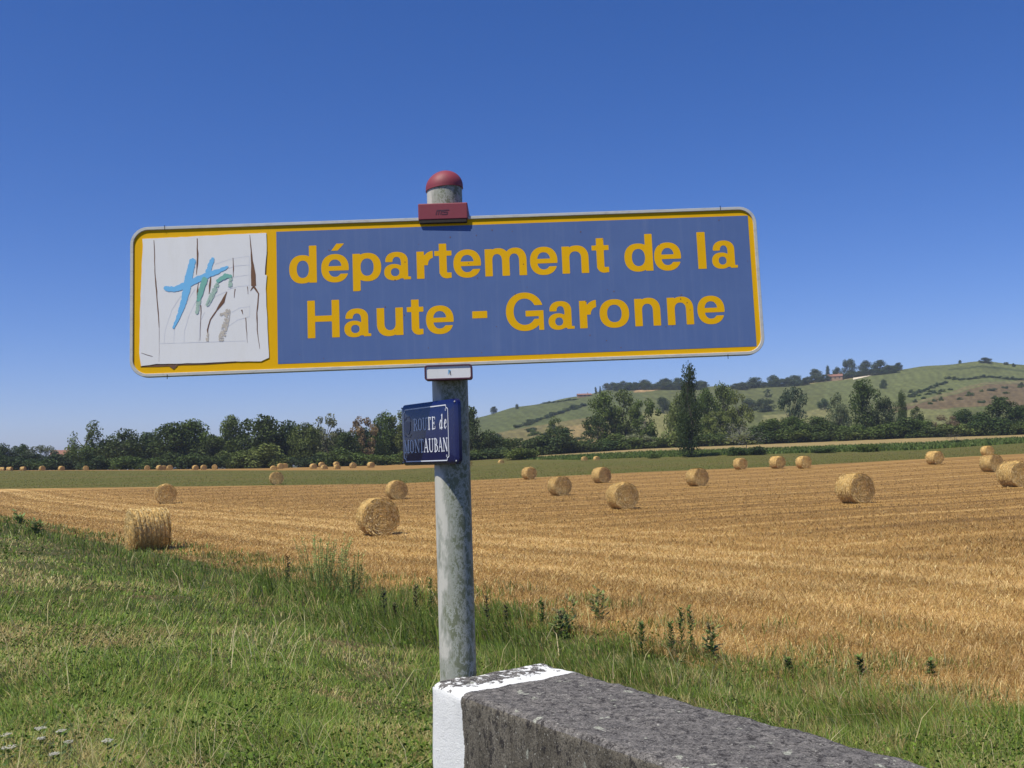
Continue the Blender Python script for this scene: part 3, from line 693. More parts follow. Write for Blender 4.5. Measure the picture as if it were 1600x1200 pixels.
rows = [('ROUTE', [(262, 298), (300, 338), (340, 378), (378, 413), (418, 450)], lambda x: 668-(x-262)*.045, lambda x: 572-(x-262)*.105),
        ('de', [(480, 516), (520, 550)], lambda x: 655-(x-480)*.06, lambda x: 536.),
        ('MONTAUBAN', [(185, 229), (231, 268), (272, 317), (317, 350), (350, 391), (392, 436), (440, 472), (474, 512), (514, 556)], lambda x: 861-(x-185)*.045, lambda x: 757-(x-185)*.08)]
for word, xs_, bl, tp in rows:
    zb_ = np.mean([p3(x, bl(x)).y for x, _ in xs_]); zt_ = np.mean([p3(x, tp(x)).y for x, _ in xs_])
    for ch, (a, b) in zip(word, xs_):
        yc = (bl(a)+tp(a))/2; serif(fl, ch, p3(a, yc).x, p3(b, yc).x-.0015, zb_, zt_, .0026, -.0046)
fl.build('lettering', M_enwhite, ep)
fl = Flat(); c0 = p3(213, 640); cw = (p3(242, 640).x-p3(186, 640).x)/2; chh = (p3(213, 548).y-p3(213, 730).y)/2
fl.poly([(c0.x+cw*.75*sx_, c0.y+chh*sz_) for sx_, sz_ in ((-1, .5), (-1, -.25), (-.6, -.6), (0, -.75), (.6, -.6), (1, -.25), (1, .5))], -.0046)
fl.ribbon([(c0.x-cw, c0.y-chh*.75), (c0.x-cw*.5, c0.y-chh*.95), (c0.x+cw*.5, c0.y-chh*.95), (c0.x+cw, c0.y-chh*.75)], .004, -.0044)
fl.ribbon([(c0.x-cw*.9, c0.y+chh*.6), (c0.x-cw*.45, c0.y+chh*.9), (c0.x+cw*.45, c0.y+chh*.9), (c0.x+cw*.9, c0.y+chh*.6)], .005, -.0044)
fl.build('faded_crest', M_crest, ep)
s = Solid()
for z in (.062, -.07):
    s = Solid(); s.lathe([(PR+.0005, z-.011), (PR+.004, z-.011), (PR+.004, z+.011), (PR+.0005, z+.011), (PR+.0005, z-.011)], (0, .078, 0), 40); s.box((0, .0155, z), (.08, .009, .03), bev=.002); s.build('clamp_band', M_pole, plate_root, True)
s = Solid()
for sx_, sz_ in ((1, 1), (1, -1), (-1, 1), (-1, -1)):
    s = Solid(); s.lathe([(0, .003), (.002, .0025), (.0032, 0)], (sx_*(PWd/2-.010), -.002, sz_*(PHt/2-.010)), 10, Matrix.Rotation(pi/2, 3, 'X')); s.build('rivet', M_back, ep)


# ------------------------------------------------------------------ bridge parapet
WA = Vector((-.273, 3.047, 0)); WZ = 1.94; WW = .416; WLn = 7.5; PAINT = .184
def wall_mat():
    b = NB('old_concrete', .92, .15); co = b.coord(); sp_ = b.n('ShaderNodeSeparateXYZ'); b.t.links.new(co, sp_.inputs[0]); x, y, z = sp_.outputs
    big = b.noise(co, 5, 5, .7); mid = b.noise(co, 36, 8, .85); fine = b.noise(co, 150, 4, .8); drip = b.noise(b.mapping(co, (1, 1, .12)), 24, 5, .7)
    lich = b.noise(b.mapping(co, (1, 1, 1)), 60, 3, .65, 1.0)
    top = b.math('GREATER_THAN', z, WZ-.012)
    c_top = b.ramp(mid, [(.34, (.060, .055, .054)), (.48, (.135, .125, .122)), (.62, (.25, .23, .215))])
    c_side = b.ramp(b.math('MULTIPLY_ADD', drip, .6, b.math('MULTIPLY', mid, .4)), [(.36, (.06, .052, .04)), (.5, (.125, .11, .088)), (.64, (.21, .188, .155))])
    c = b.mix(top, c_side, c_top)
    c = b.mix(b.ramp(lich, [(.60, 0.), (.66, .7)]), c, (.03, .03, .032)); 
    c = b.mix(b.ramp(b.noise(co, 95, 2, .5), [(.68, 0.), (.71, .85)]), c, (.46, .45, .40))
    spot = b.noise(b.mapping(co, (1, 1, .45)), 26, 2, .4); c = b.mix(b.ramp(spot, [(.68, 0.), (.71, .75)]), c, (.42, .43, .36))
    c = b.mix(b.ramp(fine, [(.38, .75), (.52, 0.)]), c, (.018, .017, .017))
    pits = b.noise(b.mapping(co, (1, 1, .6), (0, 0, .5)), 42, 5, .75, .3); c = b.mix(b.ramp(pits, [(.40, .9), (.46, 0.)]), c, (.026, .023, .024))
    grit = b.noise(co, 210, 3, .7); c = b.mix(b.ramp(grit, [(.60, 0.), (.68, .6)]), c, (.38, .36, .33))
    # paint: side fully, top flaked
    edge = b.math('MULTIPLY_ADD', mid, .035, PAINT-.018)
    inp = b.math('LESS_THAN', x, edge)
    flake = b.noise(b.mapping(co, (1, 1, 1)), 34, 7, .7, .1)
    prox = b.math('MULTIPLY', b.ramp(b.math('DIVIDE', x, PAINT), [(.0, .0), (.55, .0), (.8, .16), (.97, .2)]), 1.0)
    pry = b.math('MULTIPLY', b.ramp(b.math('DIVIDE', y, WW), [(.0, .10), (.08, -.0), (.5, .0), (1., .07)]), 1.0)
    keep = b.math('GREATER_THAN', b.math('ADD', b.math('ADD', flake, prox), pry), .555)
    keep = b.math('MAXIMUM', keep, b.math('SUBTRACT', 1.0, top)); pm = b.math('MULTIPLY', inp, keep)
    wf = b.noise(co, 300, 2, .5); pc_ = b.ramp(wf, [(.25, (.60, .60, .60)), (.5, (.76, .76, .755))])
    b.color(b.mix(pm, c, pc_)); b.bump(b.math('ADD', b.math('MULTIPLY', mid, .6), b.math('ADD', b.math('MULTIPLY', fine, .5), b.math('MULTIPLY', pm, .25))), .55, .012); return b.m
def parapet():
    prof = []; r = .022
    def arc(cy, cz, a0, a1, n=5): return [(cy+r*cos(a), cz+r*sin(a)) for a in np.linspace(a0, a1, n)]
    prof += [(0, z) for z in np.linspace(.3, WZ-r-.01, 26)]+arc(r, WZ-r, pi, pi/2)+[(y, WZ) for y in np.linspace(r+.012, WW-r-.012, 20)]+arc(WW-r, WZ-r, pi/2, 0)+[(WW, z) for z in np.linspace(WZ-r-.01, .3, 26)]
    prof = np.array(prof); xs = np.concatenate([[0, .004, .012], np.linspace(.024, 3.2, 210), np.linspace(3.3, WLn, 30)]); n = len(prof)
    V = np.zeros((len(xs), n, 3)); V[..., 0] = xs[:, None]; V[..., 1] = prof[None, :, 0]; V[..., 2] = prof[None, :, 1]
    ins = np.array([.012, .003, .0]) ; ctr = np.array([WW/2, WZ-.3])
    for k in range(3):
        d = prof-ctr; V[k, :, 1] -= np.sign(d[:, 0])*ins[k]*(np.abs(d[:, 0]) > WW/2-.03); V[k, :, 2] -= ins[k]*(prof[:, 1] > WZ-.01)
    cx_ = V[..., 0]; ar = prof[:, 0]+prof[:, 1]*1.7; A = ar[None]
    nz = (fbm(cx_*9, A*9, 1, 4)-.5)*.012+(fbm(cx_*45, A*45, 5, 2)-.5)*.004
    istop = (prof[:, 1] > WZ-r)[None]; V[..., 2] += np.where(istop, nz, 0); V[..., 1] += np.where(~istop, np.where(prof[None, :, 0] < .1, -nz, nz), nz*np.where(prof[None, :, 0] < .1, -1, 1)*(np.abs(prof[None, :, 0]-WW/2) > WW/2-r))
    i = np.arange(len(xs)-1)[:, None]*n+np.arange(n-1)[None]; Fc = np.stack([i, i+1, i+n+1, i+n], -1).reshape(-1, 4)
    VV = V.reshape(-1, 3); base = len(VV)
    VV = np.concatenate([VV, [[0, WW/2, 1.4], [0, WW/2, .3]]]); caps = np.array([[j+1, j, base] for j in range(n-1)]+[[0, n-1, base]])
    me = mesh_np('parapet_wall', VV, [Fc, caps], wall_mat(), smooth=True); me.set_sharp_from_angle(angle=radians(50))
    o = obj('parapet_wall', me, None, WA); o.rotation_euler = (0, 0, th+radians(.8))
    tag(o, 'low dark lichened concrete parapet wall with its end painted white, below the road sign', 'wall')
parapet()

# ------------------------------------------------------------------ grass, straw and weeds as real blades
def blade_geo(P, h, w, az, lean, col, flat=0.0):
    """P (n,3); h,w (n); az = direction it bends to; lean 0..1; two bent segments ending in a tip"""
    n = len(P); d = np.stack([np.cos(az), np.sin(az), np.zeros(n)], -1)
    fa = rng.uniform(0, 2*pi, n); sd = np.stack([np.cos(fa), np.sin(fa), np.zeros(n)], -1)*(w/2)[:, None]
    up = np.array([0, 0, 1.])
    m = P+d*(h*lean*.35)[:, None]+up*(h*.55*np.sqrt(np.maximum(1-lean**2*.5, .05)))[:, None]
    t = P+d*(h*lean)[:, None]+up*(h*np.sqrt(np.maximum(1-lean**2, .02)))[:, None]
    V = np.stack([P-sd, P+sd, m+sd*.8, m-sd*.8, t], 1).reshape(-1, 3)
    i = np.arange(n)*5
    q = np.stack([i, i+1, i+2, i+3], -1); tr = np.stack([i+3, i+2, i+4], -1)
    C = np.repeat(col, 5, axis=0); C = C.reshape(n, 5, 3).copy(); C = C.reshape(-1, 3)
    return V, q, tr, C
def blades_obj(name, groups, m):
    Vs, Q, Tt, Cs, b = [], [], [], [], 0
    for V, q, t, C in groups: Vs.append(V); Q.append(q+b); Tt.append(t+b); Cs.append(C); b += len(V)
    return obj(name, mesh_np(name, np.concatenate(Vs), [np.concatenate(Q), np.concatenate(Tt)], m, colors=np.concatenate(Cs)))
def sample(n, d0f, d1f, u0=-180, u1=1780, p=1.0):
    """points thinning out with distance"""
    u = rng.uniform(u0, u1, n)
    if u0 == -180: u = np.where(rng.random(n) < .9, u, rng.uniform(-1000, -180, n))
    a, b = d0f(u), d1f(u); ok = b > a+.05; u, a, b = u[ok], a[ok], b[ok]
    r_ = rng.random(len(u))
    Y = 1/((1/a)*(1-r_)+(1/b)*r_) if p == 1 else np.exp(np.log(a)*(1-r_)+np.log(b)*r_)
    X = (u-800)/F*Y; return X, Y
def dedge(u):
    c = (u-800)/F; return np.clip(9.62/np.maximum(.813*c+.582, .05), 0, 100)
def keep_bank(X, Y):
    e = edge_e(X, Y); n = nn(X, Y); lx = (X-WA.x)*-T[0]+(Y-WA.y)*-T[1]; ly = (X-WA.x)*NN[0]+(Y-WA.y)*NN[1]
    return (n > -.5) & ~((lx > -.22) & (ly > -.03) & (ly < WW+.03))
def pick(cols, wts, n, jit=.25):
    idx = rng.choice(len(cols), n, p=np.array(wts)/sum(wts)); c = np.array(cols)[idx]
    return c*rng.uniform(1-jit, 1+jit, (n, 1))*rng.uniform(.93, 1.07, (n, 3))
# zones of the verge: 0 road edge .. 1 field edge
def zone(X, Y):
    e = edge_e(X, Y); n = nn(X, Y); return np.clip((n-.6)/np.maximum((n-.6)-e, .3), -.5, 1.3)
GREEN = [(.10, .155, .018), (.14, .20, .026), (.07, .12, .018), (.20, .235, .05), (.13, .18, .055)]
DRY = [(.38, .31, .13), (.30, .225, .09), (.46, .40, .20), (.26, .23, .075)]
gs = []
X, Y = sample(430000, lambda u: np.full_like(u, 3.0), lambda u: dedge(u)+1.6)
wob = (fbm(X*.8, Y*.8, 77, 4)-.5)*3.2; k = keep_bank(X, Y) & (edge_e(X, Y) < wob-.1+.8*rng.random(len(X))**2); X, Y = X[k], Y[k]; z = zone(X, Y); e = edge_e(X, Y); dist = np.hypot(X, Y)
cl = fbm(X*1.1, Y*1.1, 21); cl2 = fbm(X*3.1, Y*3.1, 31); cl3 = fbm(X*.45, Y*.45, 41)
rf = sm((X+.3)/2.2)
tall = sm((z-.42)/.3)*sm((cl-.30)/.3)*(1-.62*rf)                        # long grass towards the field
dryf = sm((.70-z)/.45)*sm((cl3-.40)/.16)*.55+sm((cl2-.60)/.12)*.35+.10+.30*rf*sm((cl2-.35)/.3)
h = (.07+.10*cl2)+tall*(1+.3*(X < 0))*(.13+.30*cl)*(.5+.6*rng.random(len(X)))
h *= np.where((dist > 22) & (e > -1.9) & (X < -6), .45, 1)*np.where(dist > 40, 1.25, 1)*(1-.45*sm((z-.93)/.12))
bare = sm((fbm(X*.7+3, Y*.7, 111, 4)-.57)/.06)*sm((.75-z)/.3); h *= 1-.55*bare; isdry = rng.random(len(X)) < dryf+.35*bare
col = np.where(isdry[:, None], pick(DRY, [3, 3, 2, 3], len(X)), pick(GREEN, [3, 2.5, 3, 1.6, 1.5], len(X)))
col *= (np.where(isdry, 1, (.88+.80*cl3))*(1+.22*sm((.65-z)/.3))*(1-.22*tall))[:, None]
w = np.maximum(.0030, dist*.00055)*rng.uniform(.7, 1.5, len(X))
wind = 2.2+1.6*(fbm(X*.8, Y*.8, 51)-.5)*4
lean = np.clip(rng.beta(2, 3, len(X))*1.1+np.where(isdry, .25, 0)+.25*sm((.6-z)/.3), .05, .985)
P = np.stack([X, Y, H(X, Y)-.01], -1)
gs.append(blade_geo(P, h, w, wind+rng.normal(0, .9, len(X)), lean, col))
# broad leafy weeds: short wide leaves held over the ground in patches
X, Y = sample(120000, lambda u: np.full_like(u, 3.2), lambda u: dedge(u)-.2)
n_ = nn(X, Y); z = zone(X, Y); c = fbm(X*1.0, Y*1.0, 61); c2 = fbm(X*2.7, Y*2.7, 71)
near_right = sm((X-1.5)/2)*sm((8.6-Y)/2.)                     # bramble patch beyond the wall, right
k = keep_bank(X, Y) & ((c+.25*near_right+.15*sm((.25-z)/.3)*(Y < 7) > .54+.12*rng.random(len(X))) | (rng.random(len(X)) < .04)); X, Y = X[k], Y[k]; c2 = c2[k]; nr = near_right[k]
dist = np.hypot(X, Y); n = len(X); hh = (.03+rng.random(n)**1.5*(.12+.25*c2+.14*nr))
P = np.stack([X, Y, H(X, Y)+hh], -1)
leafc = pick([(.10, .165, .02), (.14, .21, .025), (.075, .12, .02), (.20, .26, .045)], [3, 3, 3, 1], n)
ws = np.maximum(.011, dist*.0012)*rng.uniform(.5, 1.8, n)
gs.append(blade_geo(P, ws*1.7, ws, rng.uniform(0, 2*pi, n), rng.uniform(.7, .98, n), leafc))
# long pale bents, fallen straws
X, Y = sample(4200, lambda u: np.full_like(u, 3.4), lambda u: dedge(u)+.2); k = keep_bank(X, Y); X, Y = X[k], Y[k]; n = len(X); dist = np.hypot(X, Y)
k = fbm(X*.9, Y*.9, 81) > .42; X, Y, dist = X[k], Y[k], dist[k]; n = len(X)
gs.append(blade_geo(np.stack([X, Y, H(X, Y)+.05], -1), rng.uniform(.2, .55, n), np.maximum(.0035, dist*.0007), rng.uniform(0, 2*pi, n), rng.uniform(.55, .985, n), pick([(.40, .36, .17), (.30, .30, .12), (.5, .44, .25)], [2, 2, 1], n)))
tag(blades_obj('grass', gs, M_blade), 'rough green and dry grass covering the roadside bank beside the stubble', 'grass', kind='stuff')

# straw stubble
gs = []; STR = [(.42, .262, .080), (.52, .345, .118), (.28, .160, .048), (.72, .54, .25)]
X, Y = sample(520000, lambda u: np.maximum(dedge(u)-2.4, 6), lambda u: np.minimum(D1(u)-1, 105), p=1); e = edge_e(X, Y); wob = (fbm(X*.8, Y*.8, 77, 4)-.5)*3.2; k = e > wob-.5-.7*rng.random(len(X)); X, Y, e = X[k], Y[k], e[k]
n = len(X); dist = np.hypot(X, Y); B = band(X, Y); lying = rng.random(n) < .55+.30*B+.15*sm((dist-20)/20)
kin = sm((e-7)/14.); big = fbm(X*.12+Y*.05, Y*.5-X*.2, 91); fr = sm((4.5-e)/4)
h = np.where(lying, rng.uniform(.05, .24, n), rng.uniform(.04, .085, n)+.12*fr*rng.random(n))*(1-.35*sm((dist-18)/25))
w = np.maximum(.0032, dist*.00040)*rng.uniform(.7, 1.4, n)
lean = np.where(lying, rng.uniform(.90, .999, n), rng.uniform(.0, .5, n))
az = np.where(rng.random(n) < .5-.3*sm((dist-15)/20), rng.uniform(0, 2*pi, n), atan2(.407, .913)+pi*(rng.random(n) < .5)+rng.normal(0, .45, n))
col = pick(STR, [4, 3, 2.6, 1.8], n)*np.where(lying, 1.10, .9)[:, None]*((.66+.34*B)*(1-kin)+(.13+.72*B)*kin+.42*(big-.5))[:, None]*(1-kin[:, None]*np.array([.02, .10, .24]))
gs.append(blade_geo(np.stack([X, Y, H(X, Y)-.004+np.where(lying, .015, 0)], -1), h, w, az, lean, col))
# green and grey weeds creeping into the stubble edge
X, Y = sample(30000, lambda u: np.maximum(dedge(u)-.8, 6), lambda u: dedge(u)+3.6); n = len(X); k = fbm(X*1.3, Y*1.3, 15)+.25*rng.random(n) > .60+.10*np.clip(edge_e(X, Y), 0, 3); X, Y = X[k], Y[k]; n = len(X); dist = np.hypot(X, Y)
gs.append(blade_geo(np.stack([X, Y, H(X, Y)], -1), rng.uniform(.08, .3, n), np.maximum(.006, dist*.0008), rng.uniform(0, 2*pi, n), rng.uniform(.1, .8, n), pick(GREEN+DRY, [2, 2, 3, 1, 1, 2, 2, 1, 2], n)))
tag(blades_obj('straw_stubble', gs, M_straw), 'golden cut straw stubble covering the whole near field around the bales', 'stubble', kind='stuff')

# low crop in the green strip, maize behind it
X, Y = sample(60000, lambda u: D1(u)+.3, lambda u: D2(u)-1, p=1); n = len(X); cl = fbm(X*.06, Y*.3, 33)
c = pick([(.125, .15, .024), (.16, .14, .035), (.10, .135, .02), (.18, .135, .045)], [3, 3, 2, 2], n)*(.75+.5*cl)[:, None]
g1 = blade_geo(np.stack([X, Y, H(X, Y)-.03], -1), rng.uniform(.05, .14, n), np.full(n, .07)*rng.uniform(.6, 1.4, n), rng.uniform(0, 2*pi, n), rng.uniform(.2, .9, n), c)
tag(blades_obj('green_crop', [g1], M_blade), 'strip of low brownish green crop across the middle of the fields', 'crop', kind='stuff')
X, Y = sample(30000, lambda u: np.full_like(u, 181.), lambda u: np.full_like(u, 203.), 812, 1800); n = len(X); u_ = 800+F*X/Y
k = (Y > 181+np.interp(u_, [812, 900, 1700], [14, 3, 0])); X, Y, u_ = X[k], Y[k], u_[k]; n = len(X)
c = pick([(.10, .15, .03), (.13, .17, .04), (.08, .12, .025)], [3, 2, 2], n)
hb = np.interp(u_, [812, 1000, 1180, 1600], [.5, .6, .6, .85])
g1 = blade_geo(np.stack([X, Y, H(X, Y)-.05], -1), hb*rng.uniform(.6, 1.15, n), rng.uniform(.12, .3, n), rng.uniform(0, 2*pi, n), rng.uniform(.1, .8, n), c)
tag(blades_obj('maize', [g1], M_blade), 'dark green band of standing maize between the low crop and the dry strip', 'crop', kind='stuff')

# ------------------------------------------------------------------ straw bales
def bale_mat():
    b = NB('baled_straw', .8, .25); co = b.coord('Object'); a = b.n('ShaderNodeAttribute', attribute_name='tint').outputs['Color']
    f = b.noise(b.mapping(co, (1, 1, 1)), 22, 5, .75); g = b.noise(co, 5, 3, .6)
    c = b.mix(1.0, a, b.ramp(f, [(.3, .50), (.5, .95), (.7, 1.25)]), 'MULTIPLY'); c = b.mix(1.0, c, b.ramp(g, [(.3, .78), (.7, 1.12)]), 'MULTIPLY')
    b.color(c); b.bump(f, .7, .03); return b.m
M_bale = bale_mat()
def bale_mesh(name, seed, nstraw, R_=.65, Lh=.58, yellow=1.0, sw=.012):
    r0 = np.random.default_rng(seed); na, nl = 72, 34; V = []; C = []
    xs = np.linspace(-Lh, Lh, nl); th_ = np.linspace(0, 2*pi, na, endpoint=False)
    X, TH = np.meshgrid(xs, th_, indexing='ij')
    groove = .04*np.abs(np.sin(X*pi/.13+seed)); rr = R_-groove+(fbm(X*6+seed, TH*3, seed)-.5)*.05-.035*(np.abs(X)/Lh)**6-.05*(np.abs(X)/Lh)**24+.012*np.cos(2*TH+seed)
    zz = rr*np.sin(TH); zz = np.where(zz < -R_*.95, -R_*.95+(zz+R_*.95)*.3, zz)
    V = np.stack([X, rr*np.cos(TH), zz], -1).reshape(-1, 3); i = (np.arange(nl-1)[:, None]*na+np.arange(na)[None]); j = (np.arange(nl-1)[:, None]*na+(np.arange(na)[None]+1) % na)
    F4 = [np.stack([i, i+na, j+na, j], -1).reshape(-1, 4)]; Vs = [V]; nb = len(V); col = np.array([.58, .38, .135])
    Cs = [np.tile(col, (len(V), 1))*(.85+.3*fbm(X*8, TH*5, seed).reshape(-1, 1))]; F3 = []
    for sx_, row in ((-1, 0), (1, nl-1)):                       # spiral rolled ends
        rings = 22; rim = V[row*na:(row+1)*na]; prev = row*na+np.arange(na)
        for q in range(1, rings):
            t = 1-q/rings; rad = t; A = th_; ph = (t*R_*2*pi/.055+A)
            p = rim*t; p[:, 0] = sx_*(Lh+.02*(1-t**6)+.008*np.sin(ph)+.02*(fbm(np.cos(A)*t*7+seed, np.sin(A)*t*7, 3)-.5))
            Vs.append(p); Cs.append(np.tile(col*np.array([1.0, .97, .9]), (na, 1))*(.78+.34*(.5+.5*np.sin(ph)))[:, None]); cur = nb+np.arange(na); nb += na
            F4.append(np.stack([prev, cur, np.roll(cur, -1), np.roll(prev, -1)], -1)); prev = cur
        Vs.append(np.array([[sx_*(Lh+.02), 0, 0]])); Cs.append(np.array([col*.6])); F3.append(np.stack([prev, np.roll(prev, -1), np.full(na, nb)], -1)); nb += 1
    # loose straws on the surface: wrapped along the round side, arcs on the ends
    n = nstraw; side = r0.random(n) < .6; A = r0.uniform(0, 2*pi, n); X = r0.uniform(-Lh, Lh, n); X = np.where(side, np.clip(np.round(X/.13)*.13+r0.normal(0, .026, n), -Lh, Lh), X); rad = np.sqrt(r0.random(n))*R_*.97
    base = np.where(side[:, None], np.stack([X, (R_-.002)*np.cos(A), (R_-.002)*np.sin(A)], -1), np.stack([np.sign(X)*(Lh+.022), rad*np.cos(A), rad*np.sin(A)], -1))
    base[:, 2] = np.maximum(base[:, 2], -R_*.955)
    tang = np.stack([r0.normal(0, .10, n), -np.sin(A), np.cos(A)], -1); tang += r0.normal(0, .2, (n, 3)); nor = np.where(side[:, None], np.stack([X*0, np.cos(A), np.sin(A)], -1), np.stack([np.sign(X), X*0, X*0], -1))
    tang -= nor*(tang*nor).sum(1, keepdims=True); tang /= np.linalg.norm(tang, axis=1, keepdims=True)
    cr = np.cross(nor, tang); ln = np.where(side, r0.uniform(.03, .09, n), r0.uniform(.05, .14, n))[:, None]; lift = r0.uniform(.0, .014, n)[:, None]*(1+3*(r0.random((n, 1)) < .08))
    wv = cr*(sw*r0.uniform(.4, 1.2, n))[:, None]
    Sv = np.stack([base-wv-nor*.004, base+wv-nor*.004, base+tang*ln+wv+nor*lift, base+tang*ln-wv+nor*lift], 1).reshape(-1, 3)
    Vs.append(Sv); i = nb+np.arange(n)*4; F4.append(np.stack([i, i+1, i+2, i+3], -1))
    sc = np.array([(.66, .46, .18), (.52, .34, .115), (.80, .62, .32), (.34, .20, .065)])[r0.choice(4, n, p=[.38, .3, .18, .14])]; Cs.append(np.repeat(sc, 4, axis=0))
    CC = np.concatenate(Cs)*np.array([1, yellow, yellow**2])
    VV = np.concatenate(Vs)/R_*.5
    return mesh_np(name, VV, F4+F3, M_bale, smooth=False, colors=CC)       # diameter 1
BM_near = [bale_mesh('straw_bale', s_, 6500, Lh=l_, sw=.009) for s_, l_ in ((1, .50), (2, .47), (3, .50))]
BM_far = [bale_mesh('straw_bale', s_, 1500, Lh=l_, sw=.02) for s_, l_ in ((4, .49), (5, .52), (6, .47))]
# px, base y, height px, yaw of the end face (deg, 0 = towards camera, + = turned right), mesh, label
BALES = [
 (231, 861, 64, -76, 0, 'large straw bale lying side-on at the grass edge, ribbed round side facing the camera'),
 (591, 836, 59, 14, 1, 'largest straw bale just left of the pole, its flat spiral end facing the camera'),
 (259, 787, 30, 4, 2, 'straw bale with dark round end, behind and right of the side-on ribbed bale'),
 (620, 780, 30, 18, 1, 'straw bale partly behind the largest one left of the pole'),
 (432, 757, 20, 8, 0, 'pale straw bale at the edge of the green crop strip left of the sign pole'),
 (827, 749, 20, 32, 3, 'small straw bale nearest to the pole on its right, against the green crop'),
 (875, 774, 31, 26, 0, 'straw bale right of the pole, just lower left of the smaller bale near crop edge'),
 (940, 754.5, 25, 38, 1, 'straw bale standing behind the big front bale, above it to the left'),
 (973, 795, 42, 24, 2, 'big straw bale in front of all others between the pole and the poplar'),
 (1090, 759.5, 28, 36, 0, 'straw bale in the stubble directly below the dark poplar'),
 (1157, 733.5, 18, 40, 3, 'leftmost of the three small straw bales in a row along the crop edge'),
 (1215, 732, 19.5, 40, 4, 'middle one of three small straw bales in a row along the crop edge'),
 (1256, 732, 19.5, 34, 5, 'rightmost of the three small straw bales in a row along the crop edge'),
 (1337, 786, 45, 40, 1, 'big isolated straw bale in the right part of the stubble, round side lit'),
 (1461, 725.5, 20, 42, 4, 'small straw bale just below the bare dark bush at the crop edge on the right'),
 (1543, 712.5, 15, 36, 5, 'farthest straw bale on the right, half in front of the green strip'),
 (1550, 737, 25, 44, 0, 'mid-sized straw bale near the right edge, just below the farthest one'),
 (1587, 760.5, 37, 38, 2, 'large straw bale cut off by the right edge of the picture')]
FARB = [  # far bales: px, base y, height px, depth, yaw, label
 (3, 738, 6, 186, 80, 'low pale bale at the extreme left end of the far row'), (15, 737.5, 6.5, 186, 60, 'second pale bale from the left end of the far row'),
 (36, 737, 7, 187, 60, 'squarish pale bale third from the left in the far row'), (66, 736, 6, 188, 20, 'low flat bale in the far row below the red-roofed house'),
 (96, 736, 6.5, 188, 25, 'small bale right of the low flat one in the far left row'), (134, 735.5, 6, 189, 5, 'small lone bale below the double-crowned tree'),
 (230, 735, 7.5, 190, 10, 'leftmost bale of the far group under the rounded dark trees'), (249, 735, 8, 190, 30, 'left bale of the tight far trio'),
 (256, 735, 7, 192, 20, 'middle bale squeezed in the tight far trio'), (265, 735, 8, 190, 15, 'right bale of the tight far trio'),
 (305, 735, 8, 190, 20, 'left one of two far bales close together'), (318, 734.5, 8, 191, 20, 'right one of two far bales close together'), (335, 734, 8, 192, 0, 'single far bale right of the close pair'),
 (427, 737.5, 9.5, 184, 10, 'far bale peeking just above the pale bale at the crop edge'), (438, 733, 9, 196, 20, 'far bale behind, left of its small neighbour, above the pale bale'), (445, 731.5, 7.5, 204, 20, 'smaller far bale touching the one on its left above the pale bale'),
 (489, 733.5, 9, 193, 25, 'left end bale of the far cluster on the distant stubble'), (502, 730, 8, 204, 25, 'back bale on the left of the far cluster'), (506, 735.5, 9, 187, 25, 'front bale in the left half of the far cluster'),
 (525, 729, 7.5, 208, 25, 'back bale of the pair one behind the other in the far cluster'), (526, 735, 9, 188, 25, 'front bale of the pair one behind the other in the far cluster'),
 (551, 732, 9, 193, 25, 'far bale alone between the cluster and the last one'), (579, 731, 9, 195, 30, 'far bale nearest to the small blue plate'),
 (782, 727.5, 7, 184, 25, 'far bale peeping over the crop just right of the pole'), (912, 721.5, 6, 180.5, 30, 'left one of two tiny bales at the foot of the maize'), (931, 721, 6, 180.5, 30, 'right one of two tiny bales at the foot of the maize')]
def put_bale(P, D, px, yaw, mi, label, grp):
    me = (BM_near+BM_far)[mi] if mi < 6 else BM_far[0]
    o = obj('straw_bale', me, None, (P[0], P[1], P[2]+D*.475-.02)); o.scale = (D,)*3
    view = atan2(-P[1], -P[0])                                   # towards camera
    o.rotation_euler = (radians(random.uniform(-180, 180)) if False else 0, 0, view+radians(yaw)); tag(o, label, 'straw bale', grp); return o
for px, by, hp, yaw, mi, lab in BALES:
    P = ground_hit(px, by, 15, 220); D = np.clip(hp*np.hypot(P[0], P[1])/F, 1.1, 1.55); put_bale(P, float(D), px, yaw, mi, lab, 'round straw bales on the near stubble field')
for k, (px, by, hp, dep, yaw, lab) in enumerate(FARB):
    P = at_depth(px, dep); D = float(np.clip(hp*dep/F*1.08, 1.0, 1.3)); zz = CAMZ+(hor(px)-by)*dep/F
    if px > 430 or True: P[2] = max(min(zz, P[2]+.1), P[2]-.35)
    put_bale(P, D, px, yaw, 3+k % 3, lab, 'tiny distant round bales on the far stubble')

